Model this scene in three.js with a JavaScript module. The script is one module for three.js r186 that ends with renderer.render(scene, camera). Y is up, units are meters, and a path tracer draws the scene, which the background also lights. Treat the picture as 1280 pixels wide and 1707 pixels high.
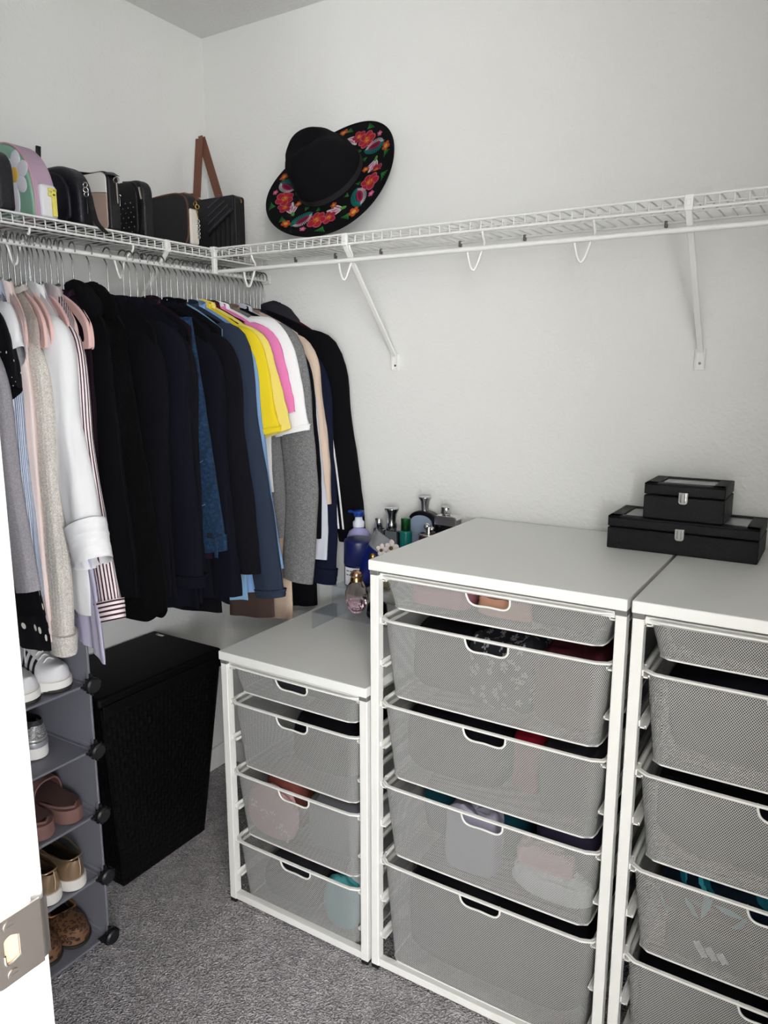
import * as THREE from 'three';
import { RoundedBoxGeometry } from 'three/addons/geometries/RoundedBoxGeometry.js';
import { mergeGeometries } from 'three/addons/utils/BufferGeometryUtils.js';
import { ImprovedNoise } from 'three/addons/math/ImprovedNoise.js';
import { RectAreaLightUniformsLib } from 'three/addons/lights/RectAreaLightUniformsLib.js';

// ---------------------------------------------------------------- camera, light, exposure
const scene = new THREE.Scene();
const renderer = new THREE.WebGLRenderer({ antialias: true });
renderer.toneMapping = THREE.LinearToneMapping;
renderer.toneMappingExposure = 0.985;
renderer.shadowMap.enabled = true;
RectAreaLightUniformsLib.init();
const camera = new THREE.PerspectiveCamera(68.118, 1280 / 1707, 0.02, 30);
camera.position.set(1.9373, 1.4821, 1.9982);
const YAW = 0.5539, PITCH = 0.1858;
camera.lookAt(1.9373 - Math.sin(YAW) * Math.cos(PITCH), 1.4821 - Math.sin(PITCH), 1.9982 - Math.cos(YAW) * Math.cos(PITCH));
scene.add(camera);
scene.background = new THREE.Color(0xbfc4c8);
// daylight of two bedroom windows behind the photographer (their glowing sheers are built with the bedroom)
const WINDOWS = [{ x: 3.85, y: 1.35, w: 1.8, h: 1.7, z: 4.6, turn: 0, nits: 14.5 }, { x: 5.2, y: 1.4, w: 2.0, h: 1.7, z: 3.5, turn: Math.PI / 2, nits: 24 }];
for (const w of WINDOWS) {
  const daylight = new THREE.RectAreaLight(0xf8fbff, w.nits, w.w, w.h);
  daylight.position.set(w.x - (w.turn ? .03 : 0), w.y, w.z - (w.turn ? 0 : .03));
  daylight.lookAt(w.turn ? 0 : w.x, w.y, w.turn ? w.z : 0);
  scene.add(daylight);
}
// globe lamp under the bedroom ceiling (its glass is built with the bedroom)
const GLOBE = { x: 2.9, y: 2.33, z: 2.9, r: .13 };
const globeLight = new THREE.PointLight(0xfff6ec, 3.2, 0, 2);
globeLight.position.set(GLOBE.x, GLOBE.y, GLOBE.z); globeLight.shadow.radius = 6.5;
scene.add(globeLight);

// ---------------------------------------------------------------- helpers
function mulberry(a) { return () => { a |= 0; a = a + 0x6D2B79F5 | 0; let t = Math.imul(a ^ a >>> 15, 1 | a); t = t + Math.imul(t ^ t >>> 7, 61 | t) ^ t; return ((t ^ t >>> 14) >>> 0) / 4294967296; }; }
const rnd = mulberry(20240611);
const noise = new ImprovedNoise();
const lerp = (a, b, t) => a + (b - a) * t, clamp = (x, a, b) => Math.min(b, Math.max(a, x));
const sstep = (a, b, x) => { const t = clamp((x - a) / (b - a), 0, 1); return t * t * (3 - 2 * t); };
const V = (x, y, z) => new THREE.Vector3(x, y, z);
const used = {};
function numbered(n) { if (!used[n]) { used[n] = 1; return n; } return n + '_' + String(used[n]++).padStart(3, '0'); }
function mesh(name, geo, mat, parent) { const m = new THREE.Mesh(geo, mat); m.name = name; parent.add(m); return m; }
function thing(name, label, category, [x, y, z] = [0, 0, 0], turn = 0, group) {
  const o = new THREE.Group(); o.name = numbered(name); scene.add(o);
  o.position.set(x, y, z); o.rotation.y = turn; o.userData = { label, category };
  if (group) o.userData.group = group;
  return o;
}
function struct(name, geo, mat, label) { const m = mesh(name, geo, mat, scene); m.userData.kind = 'structure'; if (label) { m.userData.label = label; m.userData.category = name.split('_')[0]; } return m; }
function merge(list) { return mergeGeometries(list.map(g => { g = g.index ? g.toNonIndexed() : g; for (const k of Object.keys(g.attributes)) if (!['position', 'normal', 'uv'].includes(k)) g.deleteAttribute(k); return g; })); }
// a box with uv in metres
function box(w, h, d, x = 0, y = 0, z = 0, r = 0) {
  const g = r > 0 ? new RoundedBoxGeometry(w, h, d, 2, Math.min(r, w / 2.01, h / 2.01, d / 2.01)) : new THREE.BoxGeometry(w, h, d).toNonIndexed();
  const p = g.attributes.position, n = g.attributes.normal, uv = g.attributes.uv;
  for (let i = 0; i < p.count; i++) {
    const ax = Math.abs(n.getX(i)), ay = Math.abs(n.getY(i)), az = Math.abs(n.getZ(i));
    if (ax >= ay && ax >= az) uv.setXY(i, p.getZ(i) + z, p.getY(i) + y); else if (ay >= az) uv.setXY(i, p.getX(i) + x, p.getZ(i) + z); else uv.setXY(i, p.getX(i) + x, p.getY(i) + y);
  }
  return g.translate(x, y, z);
}
const span = (x0, x1, y0, y1, z0, z1, r = 0) => box(x1 - x0, y1 - y0, z1 - z0, (x0 + x1) / 2, (y0 + y1) / 2, (z0 + z1) / 2, r);
function tube(pts, r, seg = 24, rad = 8, closed = false) {
  const c = new THREE.CatmullRomCurve3(pts.map(p => p.isVector3 ? p : V(...p)), closed, 'centripetal');
  return new THREE.TubeGeometry(c, seg, r, rad, closed);
}
function bar(a, b, r, rad = 6) { // straight round bar with ends
  const A = V(...a), B = V(...b), d = B.clone().sub(A), g = new THREE.CylinderGeometry(r, r, d.length(), rad);
  g.applyQuaternion(new THREE.Quaternion().setFromUnitVectors(V(0, 1, 0), d.clone().normalize()));
  return g.translate((A.x + B.x) / 2, (A.y + B.y) / 2, (A.z + B.z) / 2);
}
function lathe(prof, seg = 32) { return new THREE.LatheGeometry(prof.map(p => new THREE.Vector2(Math.max(p[0], 1e-4), p[1])), seg); }
// a grid surface from fn(u, v) -> [x, y, z, tu, tv]; closeU joins the seam normals
function grid(nu, nv, fn, closeU = false) {
  const P = [], U = [], I = [];
  for (let j = 0; j <= nv; j++) for (let i = 0; i <= nu; i++) { const r = fn(i / nu, j / nv); P.push(r[0], r[1], r[2]); U.push(r[3] ?? i / nu, r[4] ?? j / nv); }
  for (let j = 0; j < nv; j++) for (let i = 0; i < nu; i++) { const a = j * (nu + 1) + i, b = a + 1, c = a + nu + 1, d = c + 1; I.push(a, c, b, b, c, d); }
  const g = new THREE.BufferGeometry();
  g.setAttribute('position', new THREE.Float32BufferAttribute(P, 3)); g.setAttribute('uv', new THREE.Float32BufferAttribute(U, 2)); g.setIndex(I); g.computeVertexNormals();
  if (closeU) { const n = g.attributes.normal; for (let j = 0; j <= nv; j++) { const a = j * (nu + 1), b = a + nu, v = V(n.getX(a) + n.getX(b), n.getY(a) + n.getY(b), n.getZ(a) + n.getZ(b)).normalize(); n.setXYZ(a, v.x, v.y, v.z); n.setXYZ(b, v.x, v.y, v.z); } }
  return g;
}
function rrect(w, h, r, r2 = r) { // rounded rectangle shape standing on y = 0; r2 = lower corners
  const s = new THREE.Shape(), a = w / 2;
  s.moveTo(-a + r2, 0); s.lineTo(a - r2, 0); s.quadraticCurveTo(a, 0, a, r2); s.lineTo(a, h - r); s.quadraticCurveTo(a, h, a - r, h); s.lineTo(-a + r, h); s.quadraticCurveTo(-a, h, -a, h - r); s.lineTo(-a, r2); s.quadraticCurveTo(-a, 0, -a + r2, 0);
  return s;
}
function slab(shape, d, bevel = 0.004, seg = 3) { const g = new THREE.ExtrudeGeometry(shape, { depth: d - 2 * bevel, bevelEnabled: bevel > 0, bevelThickness: bevel, bevelSize: bevel, bevelOffset: -bevel, bevelSegments: seg, curveSegments: 12 }); return g.translate(0, 0, bevel); }

// ---------------------------------------------------------------- textures
function dataTex(w, h, fn, srgb = false, rep = [1, 1]) {
  const d = new Uint8Array(w * h * 4);
  for (let y = 0; y < h; y++) for (let x = 0; x < w; x++) { const c = fn(x, y, w, h), i = (y * w + x) * 4; if (typeof c === 'number') { d[i] = d[i + 1] = d[i + 2] = c; } else { d[i] = c[0]; d[i + 1] = c[1]; d[i + 2] = c[2]; } d[i + 3] = 255; }
  const t = new THREE.DataTexture(d, w, h); t.wrapS = t.wrapT = THREE.RepeatWrapping; t.magFilter = THREE.LinearFilter; t.minFilter = THREE.LinearFilter; t.repeat.set(...rep); if (srgb) t.colorSpace = THREE.SRGBColorSpace; t.needsUpdate = true;
  return t;
}
function canvasTex(w, h, draw, rep = [1, 1]) {
  const c = document.createElement('canvas'); c.width = w; c.height = h; draw(c.getContext('2d'), w, h);
  const t = new THREE.CanvasTexture(c); t.colorSpace = THREE.SRGBColorSpace; t.wrapS = t.wrapT = THREE.RepeatWrapping; t.repeat.set(...rep); return t;
}
// smooth value noise that tiles with period n
function tileNoise(n, seed) { const r = mulberry(seed), a = new Float32Array(n * n).map(() => r()); return (x, y) => { const xi = Math.floor(x), yi = Math.floor(y), fx = x - xi, fy = y - yi, m = v => ((v % n) + n) % n, A = a[m(yi) * n + m(xi)], B = a[m(yi) * n + m(xi + 1)], C = a[m(yi + 1) * n + m(xi)], D = a[m(yi + 1) * n + m(xi + 1)], sx = fx * fx * (3 - 2 * fx), sy = fy * fy * (3 - 2 * fy); return lerp(lerp(A, B, sx), lerp(C, D, sx), sy); }; }
const N16 = tileNoise(16, 1), N32 = tileNoise(32, 2), N64 = tileNoise(64, 3), N128 = tileNoise(128, 4), N256 = tileNoise(256, 5);

// orange-peel wall relief, 0.5 m tile
const peelBump = dataTex(512, 512, (x, y) => 255 * sstep(.3, .75, N64(x / 8, y / 8) * .65 + N128(x / 4, y / 4) * .35), false, [2, 2]);
// carpet: 0.6 m tile, cut pile in grey tufts
const carpetF = (x, y) => N256(x / 4, y / 4) * .5 + N256(x / 4 + 31.7, y / 4 + 77.1) * .25 + N128(x / 8, y / 8) * .25;
const carpetMap = dataTex(1024, 1024, (x, y) => { const v = carpetF(x, y), b = N16(x / 64, y / 64) * .5 + N32(x / 32, y / 32) * .5; const k = 172 + (v - .5) * 125 + (b - .5) * 34; return [k * 1.0, k * .975, k * .985]; }, true, [1 / .6, 1 / .6]);
const carpetBump = dataTex(1024, 1024, (x, y) => 255 * clamp(carpetF(x, y) * 1.5 - .25, 0, 1), false, [1 / .6, 1 / .6]);
// weave relief 4 cm tile
const weaveBump = dataTex(128, 128, (x, y) => 127 + 60 * Math.sin(x * Math.PI / 4) * Math.sin(y * Math.PI / 4) + 60 * (N32(x / 4, y / 4) - .5), false, [25, 25]);
const knitBump = dataTex(128, 128, (x, y) => 127 + 90 * Math.cos(x * Math.PI / 8) * (.6 + .4 * Math.sin(y * Math.PI / 4 + Math.abs(Math.sin(x * Math.PI / 8)) * 2.2)), false, [14, 14]);
const furBump = dataTex(256, 256, (x, y) => 255 * (N64(x / 2, y / 8) * .6 + N64(x / 4, y / 4) * .4), false, [9, 9]);
const leatherBump = dataTex(256, 256, (x, y) => 255 * sstep(.2, .8, N64(x / 4, y / 4) * .7 + N128(x / 2, y / 2) * .3), false, [16, 16]);
function cloth(hex, o = {}) { return new THREE.MeshPhysicalMaterial({ color: hex, roughness: .95, specularIntensity: .3, bumpMap: o.bump ?? weaveBump, bumpScale: o.bs ?? .0004, sheen: o.sheen ?? .05, sheenRoughness: .7, sheenColor: new THREE.Color(hex), map: o.map ?? null }); }
function heather(r, g, b, amp, seed) { const N = tileNoise(128, seed); return dataTex(256, 256, (x, y) => { const v = (N(x / 2, y / 2) - .5) * amp + (N(x / 4 + 9, y / 2) - .5) * amp * .6; return [clamp(r + v, 0, 255), clamp(g + v, 0, 255), clamp(b + v, 0, 255)]; }, true, [6, 6]); }

// ---------------------------------------------------------------- materials
const std = (hex, rough = .5, metal = 0, x = {}) => new THREE.MeshStandardMaterial({ color: hex, roughness: rough, metalness: metal, ...x });
const M = {
  wall: std(0xe4e4e1, .9, 0, { bumpMap: peelBump, bumpScale: .0004 }),
  ceiling: std(0xe6e6e4, .95, 0, { bumpMap: peelBump, bumpScale: .0008 }),
  bedroom: std(0xe6e5e2, .9), bedroomFloor: std(0xc9c5bf, .9),
  trim: std(0xf1f0ee, .35),
  carpet: std(0xffffff, 1, 0, { map: carpetMap, bumpMap: carpetBump, bumpScale: .006 }),
  wire: std(0xe9e9e6, .38), frame: std(0xe8e7e2, .35), laminate: std(0xe9e9e5, .38), boardEdge: std(0xf0efe8, .4),
  greyPlastic: std(0x6c6b69, .5), blackPlastic: std(0x141418, .42),
  chrome: std(0xd5d5d5, .16, 1), hook: std(0x9a9a9c, .22, 1), gold: std(0xc9a25c, .25, 1), nickel: std(0xa79f9a, .38, 1),
  velvet: cloth(0xe6c0ba, { sheen: .5 }), whitePlastic: std(0xf2f2f2, .4),
  rack: new THREE.MeshPhysicalMaterial({ color: 0x85858f, roughness: .45, transmission: .12, thickness: 0 }), rackEdge: std(0x8d8d97, .42),
};
// ---------------------------------------------------------------- the setting
const HC = 2.545, XR = 2.5, ZF = 1.71, ZF2 = 1.83, DX0 = 1.4515, DX1 = 2.26, DH = 2.42;
struct('floor', span(-.15, 4.8, -.08, 0, -.15, ZF2), M.carpet, 'grey cut-pile carpet covering the closet floor');
struct('wall_left', span(-.12, 0, 0, HC, -.12, ZF2), M.wall, 'white textured wall behind the hanging clothes');
struct('wall_back', span(0, XR, 0, HC, -.12, 0), M.wall, 'white textured wall behind the hat and drawer units');
struct('wall_right', span(XR, XR + .12, 0, HC, -.12, ZF2), M.wall, 'white closet wall beyond the drawer units');
struct('ceiling', span(-.12, XR + .12, HC, HC + .1, -.12, ZF2), M.ceiling, 'white textured closet ceiling');
const J = .018; // jamb board
struct('wall_front', merge([span(0, DX0 - J, 0, HC, ZF, ZF2), span(DX1 + J, XR, 0, HC, ZF, ZF2), span(DX0 - J, DX1 + J, DH + J, HC, ZF, ZF2)]), M.wall, 'white closet wall around the doorway');
// door jamb with its strike plate
{
  const j = thing('door_1', 'white painted door jamb with a nickel strike plate', 'door frame'); j.userData.kind = 'structure';
  mesh('jamb', span(DX0 - J, DX0, 0, DH, ZF, ZF2 + .005, .003), M.trim, j);
  mesh('jamb', span(DX1, DX1 + J, 0, DH, ZF, ZF2 + .005, .003), M.trim, j);
  mesh('jamb', span(DX0 - J, DX1 + J, DH, DH + J, ZF, ZF2 + .005, .003), M.trim, j);
  mesh('stop', span(DX0, DX0 + .011, 0, DH, ZF + .075, ZF + .11, .003), M.trim, j);
  for (const [a, b] of [[DX0 - .075, DX0 - .006], [DX1 + .006, DX1 + .075]]) { mesh('casing', span(a, b, 0, DH + .07, ZF2, ZF2 + .014, .004), M.trim, j); mesh('casing', span(a, b, 0, DH + .07, ZF - .014, ZF, .004), M.trim, j); }
  mesh('casing', span(DX0 - .075, DX1 + .075, DH + .006, DH + .07, ZF2, ZF2 + .014, .004), M.trim, j);
  // strike plate: flat plate with a latch hole, curled lip past the closet-side edge
  const s = new THREE.Shape(); // (z, y) plane
  const z0 = ZF - .004, z1 = ZF + .034, y0 = 1.041, y1 = 1.094, r = .006;
  s.moveTo(z0, y0); s.lineTo(z1 - r, y0); s.quadraticCurveTo(z1, y0, z1, y0 + r); s.lineTo(z1, y1 - r); s.quadraticCurveTo(z1, y1, z1 - r, y1); s.lineTo(z0, y1); s.closePath();
  const h = new THREE.Path(); h.moveTo(ZF + .014, 1.060); h.lineTo(ZF + .026, 1.058); h.lineTo(ZF + .026, 1.077); h.quadraticCurveTo(ZF + .024, 1.080, ZF + .020, 1.080); h.lineTo(ZF + .014, 1.077); h.closePath(); s.holes.push(h);
  const g = new THREE.ExtrudeGeometry(s, { depth: .0016, bevelEnabled: true, bevelThickness: .0003, bevelSize: .0003, bevelSegments: 1 });
  g.applyMatrix4(new THREE.Matrix4().makeBasis(V(0, 0, 1), V(0, 1, 0), V(-1, 0, 0))); g.translate(DX0 + .0022, 0, 0);
  const lip = grid(8, 1, (u, v) => { const a = u * 1.1; return [DX0 + .0016 - (1 - Math.cos(a)) * .011, lerp(y0 + .002, y1 - .002, v), z0 - Math.sin(a) * .011]; });
  const pl = mesh('strike_plate', merge([g, lip]), M.nickel, j); pl.userData.label = 'brushed nickel strike plate with latch hole and curled lip';
  const hole = span(DX0 + .0003, DX0 + .0013, 1.059, 1.079, ZF + .0145, ZF + .0255); mesh('latch_hole', hole, std(0xd9a77c, .8), pl);
  mesh('latch_hole_rim', tube([[DX0 + .0024, 1.060, ZF + .014], [DX0 + .0024, 1.058, ZF + .025], [DX0 + .0024, 1.066, ZF + .026]], .0011, 10, 5), M.chrome, pl);
  for (const y of [1.0485, 1.0875]) { const sc = new THREE.CylinderGeometry(.0042, .0042, .0012, 16).rotateZ(Math.PI / 2).translate(DX0 + .0026, y, ZF + .021); mesh('screw', merge([sc, span(DX0 + .0028, DX0 + .0036, y - .0005, y + .0005, ZF + .018, ZF + .024)]), M.nickel, pl); }
}
// baseboards
const bb = (a) => { const g = merge(a); return g; };
struct('baseboard_left', span(0, .013, 0, .085, 0, ZF, .004), M.trim, 'white baseboard along the wall under the clothes');
struct('baseboard_back', span(.013, XR, 0, .085, 0, .013, .004), M.trim, 'white baseboard along the wall behind the drawers');
// the closet door, swung open into the closet beyond the picture's edge
{
  const d = thing('door_2', 'white panel door standing open inside the closet', 'door', [DX1 - .004, 0, ZF - .01]); d.userData.kind = 'structure';
  mesh('slab', span(-.035, 0, .012, DH - .005, -.79, -.002, .002), M.trim, d);
  for (const [a, b2] of [[.18, 1.0], [1.14, 2.26]]) mesh('panel', span(-.039, -.034, a, b2, -.68, -.11, .003), M.trim, d);
  mesh('knob', lathe([[0, .06], [.018, .058], [.027, .045], [.022, .028], [.01, .02], [.01, .006], [.03, .004], [.03, 0], [0, 0]], 24).rotateZ(Math.PI / 2).translate(-.035, 1.0, -.72), M.nickel, d);
}
// bedroom behind the photographer, lit by two curtained windows
const [W1, W2] = WINDOWS, BX = 5.2;
struct('floor_bedroom', span(-1, BX, -.08, 0, ZF2, 4.75), M.bedroomFloor, 'bedroom floor outside the closet');
struct('ceiling_bedroom', span(-1, BX, HC, HC + .1, ZF2, 4.75), M.bedroom, 'bedroom ceiling outside the closet');
const holed = (mk, a0, a1, w, c) => [mk(a0, c - w.w / 2, 0, HC), mk(c + w.w / 2, a1, 0, HC), mk(c - w.w / 2, c + w.w / 2, 0, w.y - w.h / 2), mk(c - w.w / 2, c + w.w / 2, w.y + w.h / 2, HC)];
struct('wall_bedroom', merge([span(-1.1, -1, 0, HC, ZF2, 4.75), span(-1, -.12, 0, HC, ZF2 - .1, ZF2), span(XR + .12, BX, 0, HC, ZF2 - .1, ZF2),
  ...holed((a, b2, c, d) => span(a, b2, c, d, 4.6, 4.75), -1, BX + .1, W1, W1.x), ...holed((a, b2, c, d) => span(BX, BX + .1, c, d, a, b2), ZF2 - .1, 4.6, W2, W2.z)]), M.bedroom, 'bedroom walls outside the closet');
{ const l = thing('globe_lamp', 'white glass globe lamp on the bedroom ceiling outside the closet', 'lamp', [GLOBE.x, HC, GLOBE.z]);
  mesh('stem', lathe([[0, 0], [.07, 0], [.07, -.02], [.015, -.03], [.015, GLOBE.y - HC + GLOBE.r - .01], [.05, GLOBE.y - HC + GLOBE.r - .02], [0, GLOBE.y - HC + GLOBE.r - .02]], 24), M.nickel, l);
  mesh('globe', new THREE.SphereGeometry(GLOBE.r, 32, 20).translate(0, GLOBE.y - HC, 0), std(0xffffff, .4, 0, { emissive: 0xfff6ec, emissiveIntensity: 1.5 }), l); }
M.sheer = std(0xffffff, 1, 0, { emissive: 0xf8fbff, emissiveIntensity: 1 });
struct('window_1', span(W1.x - W1.w / 2, W1.x + W1.w / 2, W1.y - W1.h / 2, W1.y + W1.h / 2, 4.605, 4.615), M.sheer, 'bedroom window with a bright sheer curtain');
struct('window_2', span(BX + .005, BX + .015, W2.y - W2.h / 2, W2.y + W2.h / 2, W2.z - W2.w / 2, W2.z + W2.w / 2), M.sheer, 'second bedroom window with a bright sheer curtain');

// ---------------------------------------------------------------- wire shelves
const SY = 1.832, SD = .265, PITCHW = .0277, RY = 1.77;
// cross wire in its own frame: runs along +d (out from the wall), bent down at the lip
const wireGeo = tube([[0, 0, .004], [0, 0, .1], [0, 0, SD - .008], [0, -.003, SD - .001], [0, -.014, SD], [0, -.0235, SD]], .0018, 14, 5);
function wireShelf(label, len, n0, turn, pos, rodSpan, hooks, hookSide) {
  const t = thing('wire_shelf', label, 'shelf', pos, turn);
  const along = (y, d, r, a = 0, b = len) => bar([a, y, d], [b, y, d], r, 8);
  mesh('front_wire', along(.0012, SD + .002, .0028), M.wire, t); mesh('front_wire', along(-.0235, SD + .002, .003), M.wire, t);
  mesh('deck_wire', along(-.003, .12, .0022), M.wire, t); mesh('deck_wire', along(-.003, .2, .0022), M.wire, t); mesh('back_wire', along(-.003, .006, .003), M.wire, t);
  const n = Math.floor((len - .01) / PITCHW);
  for (let i = 0; i <= n; i++) { const w = mesh('wire', wireGeo, M.wire, t); w.position.x = .006 + i * PITCHW; }
  mesh('hanging_rod', along(RY - SY, SD - .017, .0062, rodSpan[0], rodSpan[1]), M.wire, t);
  for (const hx of hooks) { // wire hook: from the lip down behind the rod, loop underneath, up to the rod
    mesh('rod_hook', tube([[hx, -.0235, SD - .001], [hx + .001, -.036, SD - .004], [hx - .002, -.05, SD - .02], [hx - .01, -.064, SD - .026], [hx - .018, -.088, SD - .024], [hx - .026, -.107, SD - .022], [hx - .031, -.111, SD - .021], [hx - .036, -.106, SD - .02], [hx - .043, -.085, SD - .02], [hx - .048, -.064, SD - .0215]].map(p => V(...p)), .0032, 44, 7), M.wire, t);
  }
  return t;
}
const backShelf = wireShelf('white wire shelf along the wall behind the hat', XR - SD - .008, 0, 0, [SD + .006, SY, 0], [-.012, XR - SD - .01], [.145, .485, .868, 1.135, 1.6, 1.95], 1);
// the left shelf runs along the left wall: its own x axis points to -z
const leftShelf = wireShelf('white wire shelf on the wall above the hanging clothes', ZF - .004, 0, Math.PI / 2, [0, SY, ZF - .002], [.0, ZF - .004], [ZF - .86, ZF - .56, ZF - 1.3], 1);
mesh('corner_post', merge([span(ZF - SD - .006, ZF - SD + .008, -.07, .006, SD - .002, SD + .012, .003), span(ZF - SD - .008, ZF - SD + .01, -.008, .008, SD - .006, SD + .014, .003)]), M.wire, leftShelf);
mesh('end_bracket', span(ZF - .012, ZF - .004, -.075, -.048, SD - .034, SD + .004, .003), M.wire, leftShelf);
for (const [s, xs] of [[backShelf, [.1, .255, .42, .68, .87, 1.23]], [leftShelf, [.4, .95, 1.4]]]) for (const x of xs) mesh('wall_clip', span(x, x + .007, -.014, .002, .0005, .01, .0015), M.greyPlastic, s);
// diagonal braces
function brace(label, pos, turn) {
  const t = thing('shelf_brace', label, 'bracket', pos, turn); // origin at the wall foot
  const a = V(0, .02, .008), b = V(0, SY - pos[1] - .026, SD + .001), d = b.clone().sub(a), L = d.length();
  const g = box(.014, L, .007, 0, 0, 0, .002); g.applyQuaternion(new THREE.Quaternion().setFromUnitVectors(V(0, 1, 0), d.normalize())); g.translate(0, (a.y + b.y) / 2, (a.z + b.z) / 2);
  mesh('strut', g, M.wire, t);
  mesh('clip', merge([span(-.009, .009, b.y - .002, b.y + .03, SD - .003, SD + .0065, .002), box(.009, .012, .002, 0, b.y + .014, SD + .0072, .001)]), M.wire, t);
  mesh('foot_plate', merge([span(-.012, .012, -.024, .026, .0004, .004, .0015), span(-.012, -.009, -.02, .026, .003, .011, .001), span(.009, .012, -.02, .026, .003, .011, .001)]), M.wire, t);
  mesh('screw', new THREE.CylinderGeometry(.0032, .0032, .003, 12).rotateX(Math.PI / 2).translate(0, -.008, .0045), M.hook, t);
}
brace('white diagonal shelf brace beneath the embroidered hat', [.744, 1.502, 0], 0);
brace('white diagonal shelf brace above the black boxes', [1.604, 1.505, 0], 0);
brace('white diagonal shelf brace between the hanging clothes', [0, 1.502, .442], Math.PI / 2);
// ---------------------------------------------------------------- mesh drawer units
// diamond expanded-metal sheet as a cut-out pattern, 3.9 x 3.3 mm cells
const meshAlpha = dataTex(64, 64, (x, y) => { const u = (x + .5) / 64, v = (y + .5) / 64; const f = (a, b) => Math.abs(((a % 1) + 1) % 1 - .5) * 2 + Math.abs(((b % 1) + 1) % 1 - .5) * 2; const d = Math.min(f(u, v), f(u + .5, v + .5)); return d < .58 ? 0 : 255; }, false, [1 / .0046, 1 / .0062]);
M.mesh = std(0xa4a4a2, .5, .1, { alphaMap: meshAlpha, alphaTest: .5, side: THREE.DoubleSide });
const PR = .1025;
function basket(w, h, d) { // origin: top centre of the rim, front at +z; returns { mesh, rim }
  const inset = .02, fi = .016, rt = .03, rb = .022, hw = w / 2 - .004, hd = d / 2 - .004;
  const sec = (t) => { // rounded rectangle section at depth t: points from front-right corner round the back to front-left corner
    const a = lerp(hw, hw - inset, t), b = lerp(hd, hd - fi, t), r = lerp(rt, rb, t), y = -h * t, P = [];
    const arc = (cx, cz, s) => { for (let i = 0; i <= 5; i++) { const q = s + i / 5 * Math.PI / 2; P.push([cx + r * Math.cos(q), y, cz - r * Math.sin(q)]); } };
    // start on the front flat's right end, go right corner, back right, back left, front left
    arc(a - r, b - r, -Math.PI / 2); arc(a - r, -b + r, 0); arc(-a + r, -b + r, Math.PI / 2); arc(-a + r, b - r, Math.PI);
    return { P, a, b, r, y };
  };
  const S0 = sec(0), S1 = sec(1), n = S0.P.length - 1, len = [0];
  for (let i = 0; i < n; i++) len.push(len[i] + Math.hypot(S0.P[i + 1][0] - S0.P[i][0], S0.P[i + 1][2] - S0.P[i][2]));
  const walls = grid(n, 3, (u, v) => { const i = Math.round(u * n), p = S0.P[i], q = S1.P[i]; return [lerp(p[0], q[0], v), lerp(p[1], q[1], v), lerp(p[2], q[2], v), len[i], -h * v]; });
  // front flat: trapezoid with the hand hole cut from the top edge
  const x0 = S0.a - S0.r, x1 = S1.a - S1.r, hwid = .05, hh = .031, sh = new THREE.Shape();
  sh.moveTo(-x0, 0); sh.lineTo(-x1, -h); sh.lineTo(x1, -h); sh.lineTo(x0, 0);
  sh.lineTo(hwid, 0); sh.lineTo(hwid - .002, -hh + .006); sh.quadraticCurveTo(hwid - .004, -hh, hwid - .012, -hh); sh.lineTo(-hwid + .016, -hh); sh.quadraticCurveTo(-hwid + .007, -hh, -hwid + .004, -hh + .008); sh.lineTo(-hwid, 0); sh.closePath();
  const front = new THREE.ShapeGeometry(sh, 6), fp = front.attributes.position, zf = y => lerp(S0.b, S1.b, -y / h);
  for (let i = 0; i < fp.count; i++) { front.attributes.uv.setXY(i, fp.getX(i), fp.getY(i)); fp.setZ(i, zf(fp.getY(i))); } front.computeVertexNormals();
  const floor = new THREE.ShapeGeometry(new THREE.Shape(S1.P.map(p => new THREE.Vector2(p[0], p[2])))), qp = floor.attributes.position;
  for (let i = 0; i < qp.count; i++) { floor.attributes.uv.setXY(i, qp.getX(i), qp.getY(i)); qp.setXYZ(i, qp.getX(i), -h, qp.getY(i)); } floor.computeVertexNormals();
  const R = (t, o, r, y = 0) => { const s = sec(t), pts = s.P.map(p => V(p[0] * (1 + o / s.a), p[1] + y, p[2] * (1 + o / s.b))); return tube(pts, r, 90, 6, true); };
  const hand = tube([[hwid, .001, S0.b], [hwid, -.012, zf(-.012)], [hwid - .0025, -hh + .008, zf(-.025)], [hwid - .012, -hh, zf(-hh)], [0, -hh, zf(-hh)], [-hwid + .016, -hh, zf(-hh)], [-hwid + .006, -hh + .007, zf(-.025)], [-hwid + .001, -.01, zf(-.01)], [-hwid, .001, S0.b]], .0025, 60, 6);
  // flat flange lying on the runners
  const flange = merge([R(0, .002, .0042), R(.0, .006, .0028, .001), bar([-hw - .004, .001, -hd + .02], [-hw - .004, .001, hd - .03], .005), bar([hw + .004, .001, -hd + .02], [hw + .004, .001, hd - .03], .005)]);
  return { sheet: merge([walls, front, floor]), rim: flange, hand, edge: R(1, 0, .0022) };
}
const basketCache = {};
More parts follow.
